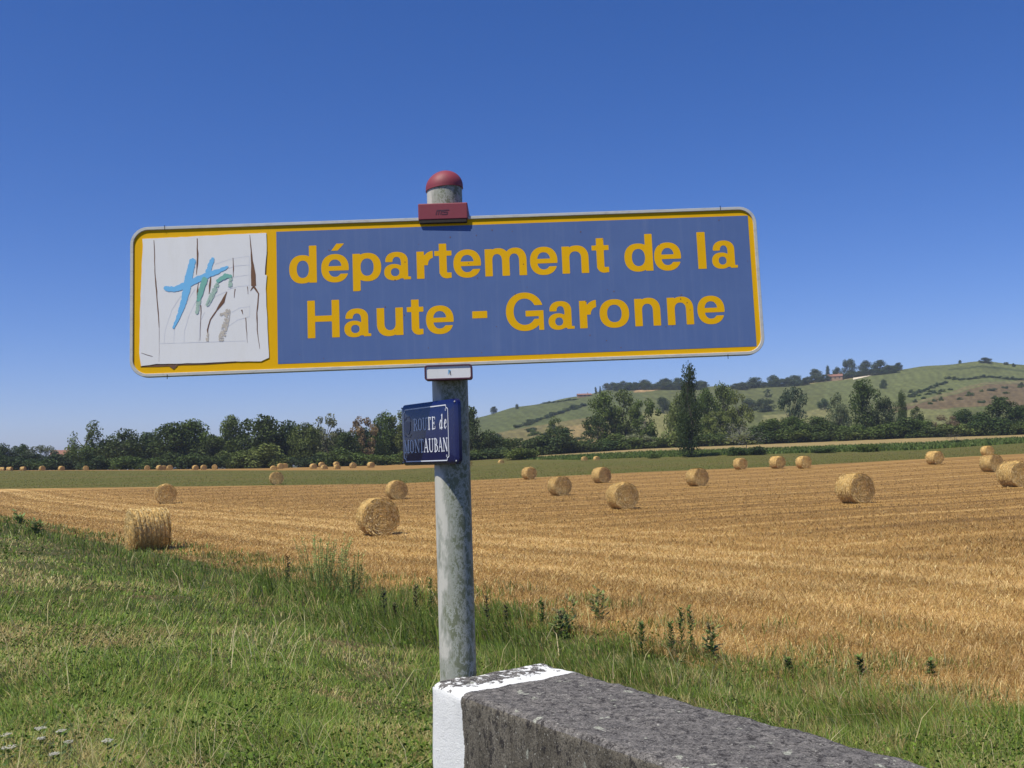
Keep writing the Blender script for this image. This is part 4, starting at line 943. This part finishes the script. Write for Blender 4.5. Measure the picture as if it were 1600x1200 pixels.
# ------------------------------------------------------------------ trees
def crown_mesh(name, seed, kind, n):
    r0 = np.random.default_rng(seed); L = []
    if kind == 'round':
        for k in range(30):
            v = r0.normal(size=3); v /= np.linalg.norm(v); v *= r0.random()**.45; L.append((v[0]*.34, v[1]*.34, .56+v[2]*.30, r0.uniform(.10, .17)))
        for k in range(7): a = r0.uniform(0, 2*pi); L.append((.3*cos(a), .3*sin(a), r0.uniform(.14, .32), r0.uniform(.09, .14)))
    elif kind == 'wood':
        for k in range(46):
            t = r0.random()**.8; R0 = .37*sqrt(max(0, 1-max(0, (t-.35)/.65)**2)); a = r0.uniform(0, 2*pi); q = R0*r0.random()**.45; L.append((q*cos(a), q*sin(a), .06+.80*t, r0.uniform(.09, .16)))
    elif kind == 'oval':
        for k in range(34):
            t = r0.random(); R0 = .36*sin(pi*min(.12+t*.84, 1))**.7; a = r0.uniform(0, 2*pi); q = R0*r0.random()**.5; L.append((q*cos(a), q*sin(a), .2+.70*t, r0.uniform(.07, .14)))
        L.append((0, 0, .92, .08))
    elif kind == 'airy':
        for k in range(24):
            t = r0.random(); R0 = .40*sin(pi*min(.15+t*.8, 1))**.6; a = r0.uniform(0, 2*pi); q = R0*(.35+.65*r0.random()); L.append((q*cos(a), q*sin(a), .22+.68*t, r0.uniform(.06, .115)))
    elif kind == 'column':
        for k in range(44):
            t = r0.random(); R0 = .30*(1-t)**.28*min(1, .45+t*3.2); a = r0.uniform(0, 2*pi); q = R0*r0.random()**.6; L.append((q*cos(a), q*sin(a), .06+.88*t, r0.uniform(.10, .19)*(1-.45*t)))
        L.append((0, 0, .95, .07)); L.append((.08, 0, .84, .1))
    elif kind == 'double':
        for k in range(18): a = r0.uniform(0, 2*pi); q = .38*r0.random()**.5; L.append((q*cos(a), q*sin(a), r0.uniform(.1, .42), r0.uniform(.10, .16)))
        for k in range(14): t = r0.random(); L.append((.17+r0.uniform(-.14, .14), r0.uniform(-.12, .12), .46+.46*t, r0.uniform(.07, .12)))
        for k in range(7): t = r0.random(); L.append((-.22+r0.uniform(-.07, .07), r0.uniform(-.07, .07), .42+.33*t, r0.uniform(.05, .085)))
    elif kind == 'shrub':
        for k in range(18): a = r0.uniform(0, 2*pi); q = .36*r0.random()**.5; L.append((q*cos(a), q*sin(a), r0.uniform(.12, .82)*(1-.5*q/.36)+.05, r0.uniform(.12, .22)))
    elif kind == 'bare':
        for k in range(12): a = r0.uniform(0, 2*pi); q = .36*r0.random()**.5; L.append((q*cos(a), q*sin(a), r0.uniform(.15, .85), r0.uniform(.08, .16)))
    L = np.array(L); p = L[:, 3]**2; li = r0.choice(len(L), n, p=p/p.sum())
    v = r0.normal(size=(n, 3)); v /= np.linalg.norm(v, axis=1, keepdims=True)
    rad = L[li, 3]*np.where(r0.random(n) < .2, r0.random(n), r0.uniform(.78, 1.1, n)); C = L[li, :3]+v*rad[:, None]; C[:, 2] = np.maximum(C[:, 2], .012)
    sz = {'bare': .018, 'wood': .046, 'round': .040, 'oval': .038, 'column': .034, 'shrub': .055, 'double': .038, 'airy': .036}[kind]*r0.uniform(.55, 1.35, n)*(3000/n)**.25
    nv = v*.8+r0.normal(size=(n, 3))*.7; nv /= np.linalg.norm(nv, axis=1, keepdims=True)
    t = np.cross(nv, r0.normal(size=(n, 3))); t /= np.linalg.norm(t, axis=1, keepdims=True); b = np.cross(nv, t)
    t *= sz[:, None]*.5; b *= sz[:, None]*.36
    V = np.stack([C-t, C-b*1.1+t*.1, C+t, C+b], 1).reshape(-1, 3); i = np.arange(n)*4
    me = mesh_np(name, V, [np.stack([i, i+1, i+2, i+3], -1)], M_leaf, smooth=True); return me, L
def limb_geo(V, Fc, p0, p1, r0_, r1_, k=6):
    p0, p1 = Vector(p0), Vector(p1); d = (p1-p0).normalized(); a = d.orthogonal().normalized(); b = d.cross(a); s0 = len(V)
    for p, r in ((p0, r0_), (p1, r1_)):
        for j in range(k): V.append(p+(a*cos(2*pi*j/k)+b*sin(2*pi*j/k))*r)
    for j in range(k): Fc.append([s0+j, s0+(j+1) % k, s0+k+(j+1) % k, s0+k+j])
def trunk_mesh(L, seed, kind):
    V, Fc = [], []; r0 = random.Random(seed); top = .62 if kind != 'column' else .8; pts = [Vector((0, 0, -.04))]
    for k in range(1, 5): pts.append(Vector((r0.uniform(-.02, .02)*k, r0.uniform(-.02, .02)*k, top*k/4)))
    R0 = .022 if kind != 'bare' else .012
    for k in range(4): limb_geo(V, Fc, pts[k], pts[k+1], R0*(1-.2*k), R0*(1-.2*(k+1)))
    for c in L[::2]:
        k = min(3, max(1, int(c[2]/top*3))); a = pts[k]; limb_geo(V, Fc, a, (c[0], c[1], c[2]), R0*.4, R0*.12, 4)
    me = bpy.data.meshes.new('trunk'); me.from_pydata(V, [], Fc); me.materials.append(M_bark); me.update(); return me
PROTO = {}
for kind, seeds, n in (('wood', (31, 32, 33, 34, 35, 36), 5200), ('round', (1, 2, 3, 4, 5), 5200), ('oval', (6, 7, 8), 4600), ('airy', (9, 10, 11), 3000), ('column', (12, 13), 9500), ('double', (14,), 4600), ('shrub', (15, 16, 17, 18), 2600), ('bare', (19, 20), 900)):
    PROTO[kind] = []
    for sd in seeds:
        me, L = crown_mesh('crown', sd, kind, n); PROTO[kind].append((me, trunk_mesh(L, sd, kind)))
DK, MG, LG, GY, RD, BK = (.056, .084, .020), (.088, .122, .026), (.135, .165, .040), (.155, .175, .095), (.20, .145, .08), (.038, .060, .018)
cnt = {}
def tree(kind, P, hgt, wid, colr, label, group, name=None, cat=None, parts=True):
    k = cnt.get(kind, 0); cnt[kind] = k+1; cm, tm = PROTO[kind][k % len(PROTO[kind])]
    shrub = kind in ('shrub',); name = name or ('shrub' if shrub else 'tree'); cat = cat or ('shrub' if shrub else 'tree')
    j = [random.uniform(.88, 1.12) for _ in range(3)]; c = (colr[0]*j[0], colr[1]*(j[0]+j[1])/2, colr[2]*j[2], 1); rz = random.uniform(0, 2*pi) if kind != 'double' else 0
    if shrub or not parts:
        o = obj(name, cm, None, P); o.scale = (wid, wid, hgt); o.color = c; o.rotation_euler = (0, 0, rz); return tag(o, label, cat, group)
    e = empty(name, P, rz); e.scale = (wid, wid, hgt); tag(e, label, cat, group)
    a = obj('crown', cm, e); a.color = c; obj('trunk', tm, e); return e
def T_(kind, px, ytop, wpx, dep, colr, label, group=None, **kw):
    P = at_depth(px, dep); f = dep/F; ztop = CAMZ+(hor(px)-ytop)*f; tree(kind, P-np.array([0, 0, .25]), float(ztop-P[2]+.25), float(wpx*f)*1.12, colr, label, group, **kw)
GL_ = 'tall dark trees of the wood behind the left bales'
LEFT = [
 ('round', -30, 690, 60, 250, DK, 'dark tree at the extreme left edge of the wood'), ('round', 6, 693, 40, 262, BK, 'low dark tree at the left edge of the photo'),
 ('round', 32, 690, 32, 270, DK, 'small domed tree standing higher than the hedge at far left'), ('airy', 68, 693, 52, 255, GY, 'greyish thin tree beside the red-roofed house'),
 ('double', 134, 657, 66, 226, MG, 'tree with two separate upright crowns, left of the rounded wood'), ('shrub', 163, 686, 36, 235, MG, 'small pale treetop between the double-crowned tree and the rounded wood'),
 ('round', 192, 668, 62, 228, DK, 'leftmost broad rounded tree of the dark wood'), ('round', 233, 672, 56, 236, DK, 'lower rounded tree second from the left in the dark wood'),
 ('round', 268, 656, 72, 226, DK, 'big broad dome tree above the tight far trio of bales'), ('round', 302, 655, 64, 232, MG, 'dome tree touching the right side of the big broad dome'),
 ('round', 330, 680, 46, 228, DK, 'low tree in the dip of the wood skyline'), ('oval', 362, 648, 62, 232, MG, 'paler tall tree left of the highest dark tree of the wood'),
 ('round', 408, 641, 74, 226, DK, 'highest dark tree of the left wood with a lumpy top'), ('shrub', 416, 690, 66, 214, LG, 'lighter green low bush in front of the highest dark tree'),
 ('round', 450, 655, 58, 230, DK, 'dark tree right of the highest tree'), ('round', 478, 656, 50, 224, MG, 'medium green tree left of the pale airy tree'),
 ('airy', 512, 645, 66, 232, GY, 'pale grey-green airy tree in the wood'), ('airy', 568, 648, 54, 230, RD, 'half dead tree with reddish brown twigs left of the blue plate'),
 ('round', 540, 672, 50, 226, DK, 'lower dark tree between the pale airy tree and the reddish one'), ('oval', 600, 644, 52, 234, MG, 'green tree just right of the reddish half dead tree'),
 ('airy', 628, 634, 52, 236, LG, 'tall light tree whose top shows left of the blue plate'), ('oval', 662, 640, 56, 230, MG, 'tree of the wood hidden largely behind the blue plate'), ('round', 698, 646, 60, 232, DK, 'tree of the wood hidden behind the sign pole'),
 ('oval', 736, 634, 46, 224, DK, 'dark tree emerging from behind the pole on its right side'), ('round', 764, 672, 50, 226, DK, 'lower dark tree second to the right of the pole'),
 ('shrub', 746, 694, 56, 214, MG, 'green thicket at the foot of the trees right of the pole'), ('shrub', 808, 688, 62, 198, MG, 'bright bush at the left end of the maize'), ('round', 790, 680, 44, 232, DK, 'small dark tree behind the bright bush at the maize end')]
for t in LEFT: T_(*((('wood',) if t[0] == 'round' else (t[0],))+t[1:3]+(t[3]*(1.25 if t[0] == 'round' else 1.05),)+t[4:]), GL_)
for px in range(-60, 800, 37): T_('wood', px+random.uniform(-8, 8), np.interp(px, [0, 100, 160, 350, 400, 500, 640, 800], [712, 712, 690, 678, 672, 668, 660, 690])+random.uniform(-4, 6), 74, random.uniform(240, 248), BK, 'dark tree in the shaded back row filling the gaps of the left wood', 'back row of the left wood')
HG = 'low shrubs along the foot of the left wood'
for px in range(-40, 800, 34):
    if abs(px-808) > 30: T_('shrub', px+random.uniform(-8, 8), random.uniform(697, 710)-(.012*px), random.uniform(48, 66), random.uniform(210, 218), random.choice([DK, MG, DK, BK]), 'dark shrub among the continuous undergrowth at the foot of the left wood', HG)
GM = 'trees along the stream below the hill'
MID = [
 ('airy', 868, 650, 40, 266, MG, 'slim tree right of the bright bush, in front of the tan hillside'), ('shrub', 882, 682, 40, 262, MG, 'spreading foot of green leaves around the slim tree right of the bright bush'),
 ('oval', 945, 612, 58, 278, MG, 'left tree of the big clump in front of the hill'), ('oval', 978, 607, 60, 282, MG, 'tallest middle tree of the big clump in front of the hill'), ('airy', 1008, 620, 56, 276, MG, 'right tree of the big clump, with stems showing at its base'),
 ('airy', 932, 645, 44, 270, DK, 'lower left tree of the big clump with bare stems'), ('shrub', 1000, 666, 54, 262, GY, 'silvery willow bush below the big clump'), ('shrub', 1040, 676, 52, 262, MG, 'bright green bush left of the poplar foot'),
 ('shrub', 962, 684, 40, 262, DK, 'dark bush under the left tree of the big clump'), ('round', 1062, 612, 40, 272, LG, 'paler tree leaning out from behind the left side of the poplar'),
 ('oval', 1106, 606, 50, 276, MG, 'left tree of the airy clump right of the poplar'), ('oval', 1134, 599, 52, 282, MG, 'tallest tree of the airy clump right of the poplar'), ('airy', 1156, 610, 44, 276, LG, 'right light tree of the airy clump beyond the poplar'),
 ('airy', 1120, 640, 50, 268, LG, 'thin-stemmed low tree in front of the clump right of the poplar'), ('bare', 1166, 655, 62, 186, (.22, .21, .17), 'grey leafless shrub right of the poplar'),
 ('shrub', 1120, 678, 44, 262, DK, 'dark bush just right of the poplar foot'), ('shrub', 1152, 690, 34, 182, DK, 'left one of two dark bushes under the grey leafless shrub'), ('shrub', 1180, 688, 30, 182, BK, 'right one of two dark bushes under the grey leafless shrub'),
 ('round', 1206, 652, 56, 262, MG, 'rounded tree left of the slim ragged one'), ('airy', 1240, 598, 46, 276, (.07, .095, .05), 'slim ragged grey-green tree in front of the meadow'), ('round', 1238, 648, 52, 262, MG, 'low rounded tree below the slim ragged one'),
 ('round', 1278, 650, 54, 262, DK, 'dark green rounded tree right of the slim ragged one'), ('oval', 1312, 612, 42, 274, GY, 'silvery tree left of the tallest right-hand tree'), ('oval', 1352, 592, 60, 272, DK, 'tallest dark tree of the right-hand row'),
 ('shrub', 1328, 655, 50, 262, MG, 'green bush at the foot of the silvery tree'), ('oval', 1386, 622, 50, 268, BK, 'very dark tree right of the tallest right-hand one'), ('column', 1412, 608, 24, 276, DK, 'slender dark pointed tree beside the very dark tree'),
 ('oval', 1434, 634, 28, 274, DK, 'small slender tree right of the slender pointed one'), ('round', 1398, 660, 56, 260, MG, 'low bright rounded tree under the slender pointed tree'), ('round', 1436, 652, 50, 260, MG, 'rounded tree at the right end of the dense row'),
 ('airy', 1480, 648, 50, 262, RD, 'sparse brownish tree in the gap of the right-hand row'), ('round', 1508, 638, 52, 270, DK, 'dark tree right of the sparse brownish one'), ('shrub', 1530, 664, 44, 260, LG, 'light green bush between the two dark right-hand trees'),
 ('oval', 1566, 620, 66, 268, DK, 'tall dark airy tree near the right edge'), ('round', 1600, 630, 56, 264, DK, 'tree cut off by the right edge of the photo'), ('round', 1660, 625, 70, 266, DK, 'tree just beyond the right edge'),
 ('shrub', 1352, 686, 40, 182, MG, 'bush poking up in the maize below the tallest right-hand tree'), ('shrub', 1286, 692, 34, 182, DK, 'small bush in the maize left of the larger one'),
 ('bare', 1494, 672, 40, 196, (.10, .10, .055), 'bare twiggy bush at the crop edge near the right'), ('shrub', 1502, 684, 24, 195, BK, 'small dark bush inside the bare twiggy one'), ('shrub', 1020, 708, 18, 181, DK, 'tiny dark bush in the maize left of the poplar'),
 ('shrub', 1460, 692, 26, 197, DK, 'little dark bush left of the bare twiggy one')]
for t in MID: T_(*((('wood',) if t[0] == 'round' else (t[0],))+t[1:3]+(t[3]*1.12,)+t[4:]), GM)
T_('column', 1080, 567, 58, 181, (.036, .056, .016), 'tall dark columnar poplar standing alone in front of the maize', None, name='poplar', cat='poplar')
for px in list(range(832, 1000, 22))+list(range(1000, 1700, 30)):
    T_('shrub', px+random.uniform(-6, 6), random.uniform(662, 684)-(px-840)*.03, random.uniform(44, 66), 259.5, random.choice([DK, MG, MG, LG, MG, DK]), 'shrub in the green thicket lining the far side of the dry strip', 'thicket shrubs behind the dry strip')
# trees on the hill
def TH(kind, px, ytop, wpx, ybase, colr, label, group='trees scattered over the hill', **kw):
    P = ground_hit(px, ybase, 259, 1000)
    if P is None: P = at_depth(px, DR-8)
    d = P[1]; ztop = CAMZ+(hor(px)-ytop)*d/F; hh = max(float(ztop-P[2]), 2.0); tree(kind, P-np.array([0, 0, .5]), hh+.5, float(wpx*d/F)*1.12, colr, label, group, **kw)
HB = (.072, .098, .040)
HILL = [
 ('shrub', 772, 635, 15, 646, 'lone round tree on the left slope of the ridge'), ('shrub', 808, 631, 7, 639, 'tiny lone tree on the left ridge'), ('column', 931, 604, 7, 616, 'tiny pointed conifer left of the hilltop farm'), ('column', 938, 603, 6, 616, 'second tiny pointed conifer by the hilltop farm'),
 ('bare', 950, 595, 14, 612, 'bare tree on the hilltop skyline'), ('round', 965, 599, 18, 611, 'round skyline tree right of the bare one'), ('round', 984, 598, 18, 610, 'skyline tree left of the taller hilltop pair'), ('round', 1008, 592, 24, 608, 'taller domed tree above the orange field patch'),
 ('round', 1040, 590, 30, 608, 'broad skyline tree left of the poplar top'), ('round', 1060, 590, 26, 608, 'skyline tree hidden partly by the poplar'), ('round', 1096, 594, 20, 608, 'skyline tree just right of the poplar'),
 ('round', 1180, 587, 27, 606, 'left one of three round trees in a row on the skyline'), ('round', 1210, 585, 28, 604, 'middle one of three round trees in a row on the skyline'), ('round', 1241, 585, 28, 601, 'right one of three round trees in a row on the skyline'),
 ('shrub', 1160, 599, 26, 609, 'low bush strip left of the three skyline trees'), ('round', 1274, 576, 26, 595, 'domed tree left of the red-roofed farmhouse'), ('column', 1294, 570, 12, 594, 'pointed tree directly left of the farmhouse'), ('round', 1308, 573, 16, 590, 'tree behind the farmhouse'),
 ('round', 1327, 557, 24, 589, 'tallest tree on the skyline, right of the farmhouse'), ('round', 1352, 562, 24, 584, 'skyline tree right of the tallest one'), ('round', 1374, 561, 32, 583, 'broad skyline tree above the pale track'), ('shrub', 1390, 570, 20, 580, 'low bush at the upper end of the pale track'),
 ('shrub', 1410, 566, 17, 575, 'small isolated round tree on the skyline right of the track'), ('shrub', 1540, 558, 22, 567, 'flat dark bush on the hilltop near the right edge'), ('shrub', 1572, 565, 9, 570, 'tiny skyline bush left of the last one'), ('shrub', 1584, 567, 7, 573, 'last tiny bush on the skyline at the right'), ('shrub', 1500, 562, 6, 568, 'tiny bush on the bare hilltop'),
 ('shrub', 1381, 592, 15, 607, 'lone round tree in the meadow under the pale track'), ('round', 1036, 620, 30, 646, 'dark tree in the notch between the clump and the poplar'), ('round', 1172, 622, 30, 642, 'dark hillside tree right of the airy clump'), ('round', 1196, 620, 34, 643, 'larger dark hillside tree left of the slim ragged one'),
 ('airy', 1200, 607, 16, 622, 'small thin tree above the dark hillside trees'), ('round', 1288, 622, 22, 640, 'greyish hillside tree left of the silvery tree'), ('shrub', 1228, 618, 20, 632, 'hillside bush beside the slim ragged tree'), ('shrub', 862, 660, 16, 672, 'bush at the lower end of the diagonal hedge')]
for k, px, yt, wd, yb, lab in HILL: TH({'round': 'wood', 'shrub': 'wood'}.get(k, k), px, yt, wd, yb, HB if k != 'bare' else (.12, .12, .09), lab)
DG = 'hedge bushes running diagonally up the hill left of the big clump'
for t in np.linspace(0, 1, 13): TH('shrub', 812+t*98+random.uniform(-3, 3), 660-t*34, random.uniform(12, 20), 668-t*33, HB, 'bush of the dark diagonal hedge climbing the hill left of the big clump', DG)
for t in np.linspace(0, 1, 7): TH('shrub', 850+t*48, 627-t*3, 10, 631-t*6, HB, 'tiny bush of the skyline hedge on the left part of the ridge', 'tiny skyline hedge bushes on the left ridge')
for t in np.linspace(0, 1, 9): TH('shrub', 1422+t*56, 612-t*20, 10, 620-t*21, HB, 'small bush of the hedge rising to the right across the meadow', 'meadow hedge bushes on the right hill')
for t in np.linspace(0, 1, 12): TH('shrub', 1480+t*125, 586+2*sin(t*9), 13, 592+2*sin(t*9), HB, 'bush of the level hedge high on the right hill', 'level hedge bushes high on the right hill')
for k in range(26):
    px = random.uniform(1420, 1600); lo = 612-(px-1420)*.05; yb = random.uniform(lo, 636); TH('shrub', px, yb-random.uniform(4, 8), random.uniform(7, 15), yb, random.choice([HB, MG]), 'little bush dotted over the brownish scrub slope at the right', 'bushes dotted over the brownish scrub slope')
for k in range(16):
    px = random.uniform(760, 930); yb = random.uniform(672, 694); TH('shrub', px, yb-random.uniform(8, 14), random.uniform(14, 24), yb, random.choice([HB, MG]), 'bush on the lower left slope of the hill above the thicket', 'bushes on the lower left slope')
# ------------------------------------------------------------------ far buildings and the pale track
M_tile = weathered('roof_tiles', (.27, .125, .085), (.20, .10, .07), .8, 3); M_plaster = weathered('plaster', (.34, .22, .14), (.28, .19, .12), .9, 2); M_win = weathered('window_dark', (.03, .03, .035), (.05, .05, .05), .3, 5)
def house(P, w, d, h, rh, rz, label):
    e = empty('farmhouse', P, rz); tag(e, label, 'house'); s = Solid(); s.box((0, 0, h/2-1), (w, d, h+2)); s.build('wall', M_plaster, e)
    ov = .4; V = [(-w/2-ov, -d/2-ov, h), (w/2+ov, -d/2-ov, h), (w/2+ov, d/2+ov, h), (-w/2-ov, d/2+ov, h), (-w/2-ov, 0, h+rh), (w/2+ov, 0, h+rh)]
    me = bpy.data.meshes.new('roof'); me.from_pydata([(x, y, z+.003) for x, y, z in V], [], [[0, 1, 5, 4], [2, 3, 4, 5], [1, 2, 5], [3, 0, 4], [3, 2, 1, 0]]); me.materials.append(M_tile); rf = obj('roof', me, e)
    s = Solid(); s.box((w*.25, 0, h+rh+.2), (.6, .6, 1.2)); s.build('chimney', M_plaster, rf)
    for x in (-.3, 0, .3):
        s = Solid(); s.box((x*w, -d/2-.01, h*.55), (.9, .08, 1.2)); s.build('window', M_win, e)
P = at_depth(99, 262); house((P[0], P[1], P[2]+.3), 5.0, 5, 3.2, 1.7, .2, 'house with a red tiled roof among the trees at far left')
P = ground_hit(1305, 594, 259, 1000); P = P if P is not None else at_depth(1305, DR-5); house((P[0], P[1], P[2]), 11, 8, 2.8, 2.0, -.3, 'red-roofed farmhouse among trees on the skyline right of the sign')
P = ground_hit(913, 620, 259, 1000); P = P if P is not None else at_depth(913, DR-5); house((P[0], P[1], P[2]), 11, 6, 1.4, 1.2, .1, 'low roofed farm building on the skyline left of the conifers')
def track():
    A = [(1333, 592.2), (1345, 589.5), (1358, 586.5), (1372, 583), (1388, 579)]; L = []
    for i, (px, py) in enumerate(A):
        for q in (-1.6, 1.6):
            P = ground_hit(px, py+q, 259, 1000); P = P if P is not None else at_depth(px, DR-6); L.append((P[0], P[1], P[2]+.25))
    Fc = [[2*i, 2*i+1, 2*i+3, 2*i+2] for i in range(len(A)-1)]
    tag(obj('path', mesh_np('path', L, np.array(Fc), plain_field('pale_track', (.55, .47, .34), (.66, .58, .44), 1.), smooth=True)), kind='structure')
track()

# ------------------------------------------------------------------ single tall weeds along the field edge
M_weed = M_blade
def weed(px, py_base, hpx, wpx, kind, label, seed, lo=5):
    r0 = np.random.default_rng(seed); P = ground_hit(px, py_base, lo, 90); d = np.hypot(P[0], P[1]); h = hpx*d/F; wd = wpx*d/F; V, Fc, C = [], [], []
    def quad(c, t, b, col): k = len(V); V.extend([c-t, c-b, c+t, c+b]); Fc.append([k, k+1, k+2, k+3]); C.extend([col]*4)
    def stem(p0, p1, w0, col):
        sd = Vector((w0/2, 0, 0)); k = len(V); V.extend([p0-sd, p0+sd, p1+sd*.5, p1-sd*.5]); Fc.append([k, k+1, k+2, k+3]); C.extend([col]*4)
        sd = Vector((0, w0/2, 0)); k = len(V); V.extend([p0-sd, p0+sd, p1+sd*.5, p1-sd*.5]); Fc.append([k, k+1, k+2, k+3]); C.extend([col]*4)
    g = {'bushy': (.25, .31, .10), 'spike': (.14, .20, .05), 'thistle': (.17, .22, .07), 'dock': (.085, .075, .035), 'umbel': (.10, .15, .05)}[kind]
    ns = {'bushy': 34 if wpx > 60 else 15, 'spike': 1, 'thistle': 4, 'dock': 1, 'umbel': 1}[kind]
    for s_ in range(ns):
        a = r0.uniform(0, 2*pi); q = wd/2*(r0.random()**.5 if ns > 1 else .1); hh = h*(r0.uniform(.55, 1) if ns > 1 else 1.0)*(1-.25*(q/(wd/2+1e-6))**2)
        tip = Vector((q*cos(a), q*sin(a), hh)); prev = Vector((q*.45*cos(a), q*.45*sin(a), -.05)); pts = [prev]
        for k in range(1, 7): t = k/6; pts.append(Vector((prev.x+(tip.x-prev.x)*t**1.1, prev.y+(tip.y-prev.y)*t**1.4, hh*t)))
        sw = max(.004, .0006*d)
        for k in range(6): stem(pts[k], pts[k+1], sw, tuple(np.array(g)*1.1))
        nl = {'bushy': 60, 'spike': 130, 'thistle': 26, 'dock': 110, 'umbel': 10}[kind]
        for k in range(nl):
            t = r0.uniform(.42 if kind == 'bushy' else .25 if kind != 'thistle' else .05, 1); i = min(5, int(t*6)); p = pts[i].lerp(pts[i+1], t*6-i)
            ls = {'bushy': .031, 'spike': .06, 'thistle': .10, 'dock': .055, 'umbel': .04}[kind]*r0.uniform(.6, 1.3)*max(1, d/16)
            an = r0.uniform(0, 2*pi); up = r0.uniform(-.1, .9); dr = Vector((cos(an), sin(an), up)).normalized(); c = p+dr*(ls*.5+(wd*.30*(1-t)*r0.random() if kind in ('spike', 'dock') else r0.uniform(0, .05)))
            sd = dr.cross(Vector((0, 0, 1))).normalized()*ls*(.22 if kind != 'bushy' else .3); quad(c, dr*ls*.55, sd, tuple(np.array(g)*r0.uniform(.6, 1.45)))
        if kind in ('thistle',):
            for k in range(3):
                c = pts[-1]+Vector(r0.normal(0, .02, 3)); 
                for m_ in range(5): quad(c, Vector(r0.normal(0, .014, 3)), Vector(r0.normal(0, .014, 3)), (.30, .25, .12))
        if kind == 'umbel':
            for k in range(34):
                a2 = r0.uniform(0, 2*pi); q2 = wd/2*r0.random()**.5; c = Vector((q2*cos(a2), q2*sin(a2), h+.006*r0.random())); quad(c, Vector((.006, .002, .002)), Vector((-.002, .006, .001)), (.40, .39, .33))
            for k in range(10): a2 = k*2*pi/10; stem(Vector((0, 0, h*.86)), Vector((wd*.42*cos(a2), wd*.42*sin(a2), h-.004)), .0022, g)
    nm = {'bushy': 'weed_bush', 'spike': 'tall_weed', 'thistle': 'thistle', 'dock': 'seed_stalk', 'umbel': 'white_flower'}[kind]
    o = obj(nm, mesh_np(nm, np.array([tuple(v) for v in V]), np.array(Fc), M_weed, colors=np.array(C)), None, P); tag(o, label, 'flower' if kind == 'umbel' else 'weed', 'white umbel flowers at lower left' if kind == 'umbel' else 'tall weeds along the field edge')
WEEDS = [(504, 930, 112, 100, 'bushy', 'large feathery weed bush rising against the stubble left of the pole'), (550, 946, 100, 44, 'bushy', 'slimmer feathery weed right beside the large feathery weed bush'), (450, 928, 56, 22, 'dock', 'thin brown stalk left of the large feathery weed bush'),
 (600, 980, 60, 16, 'dock', 'leftmost dark seed stalk between the feathery weeds and the pole'), (650, 975, 62, 14, 'dock', 'dark leaning seed stalk a little left of the pole'), (618, 985, 40, 10, 'dock', 'short dark seed stalk beside the leftmost one'), (673, 965, 60, 14, 'spike', 'green spike touching the left side of the pole'),
 (762, 1000, 68, 12, 'dock', 'tall brown seed stalk just right of the pole'), (792, 1000, 52, 9, 'dock', 'thin brown seed stalk second right of the pole'), (848, 985, 48, 14, 'spike', 'green spike between the brown stalks and the flowering weed'),
 (888, 990, 62, 28, 'thistle', 'leafy flowering weed above the wall, left of the taller thistle'), (940, 975, 60, 38, 'thistle', 'pale-headed thistle above the wall against the stubble'), (868, 995, 46, 22, 'thistle', 'low leafy weed left of the flowering weed'),
 (1004, 1030, 56, 9, 'spike', 'thin green stalk alone right of the thistles'), (1050, 1030, 56, 12, 'spike', 'shortest left one of the three upright green spikes'), (1066, 1030, 78, 13, 'spike', 'middle one of the three upright green spikes'), (1081, 1035, 84, 14, 'spike', 'right and tallest of the three upright green spikes'),
 (1112, 1040, 70, 26, 'thistle', 'dark leafy thistle right of the three green spikes'), (1345, 1065, 36, 8, 'spike', 'small green spike in the stubble edge at the right'), (1232, 1058, 28, 10, 'spike', 'short green spike in the stubble edge right of the dark thistle'), (1455, 1065, 30, 10, 'spike', 'short green spike at the stubble edge far right'),
 (38, 830, 34, 40, 'thistle', 'leafy weed clump on the grass crest at far left'), (58, 836, 26, 26, 'thistle', 'lower leafy clump right of the weed clump at far left')]
for k, wd_ in enumerate(WEEDS): weed(*wd_, 100+k)
UMB = [(63, 1196, 50, 22, 'leftmost-of-top white umbel flower head at lower left'), (95, 1200, 50, 18, 'second white umbel flower right of the highest one'), (64, 1205, 44, 14, 'small white umbel just under the highest one'), (108, 1212, 46, 18, 'white umbel lower right of the second one'), (8, 1200, 44, 20, 'white umbel at the left edge of the photo'), (14, 1222, 46, 24, 'larger white umbel low at the left edge'), (168, 1212, 48, 20, 'lone roundish white flower right of the other umbels'), (84, 1232, 46, 18, 'pinkish white umbel lowest of all')]
for k, (px, pb, hp, wp, lab) in enumerate(UMB): weed(px, pb, hp, wp*.75, 'umbel', lab, 300+k, 3)

# ------------------------------------------------------------------ air
for a_, b_, y0_, y1_ in ((948, 1110, 607, 607), (1150, 1262, 606, 600), (1262, 1400, 597, 580)):
    for px in np.arange(a_, b_, 9.): t = (px-a_)/(b_-a_); yb = y0_+(y1_-y0_)*t; TH('wood', px, yb-random.uniform(7, 13), random.uniform(14, 22), yb+2, HB, 'low scrub tree in the dark belt between the taller skyline trees', 'low skyline scrub between the hilltop trees', parts=False)
def haze():
    m = bpy.data.materials.new('air_haze'); m.use_nodes = True; N = m.node_tree.nodes; N.remove(N['Principled BSDF'])
    v = N.new('ShaderNodeVolumePrincipled'); v.inputs['Color'].default_value = (.75, .83, 1, 1); v.inputs['Density'].default_value = .00019; v.inputs['Anisotropy'].default_value = .2
    m.node_tree.links.new(v.outputs[0], N['Material Output'].inputs['Volume'])
    s = Solid(); s.box((0, 0, 58), (15000, 15000, 124)); o = s.build('haze', m); tag(o, kind='stuff')
haze()
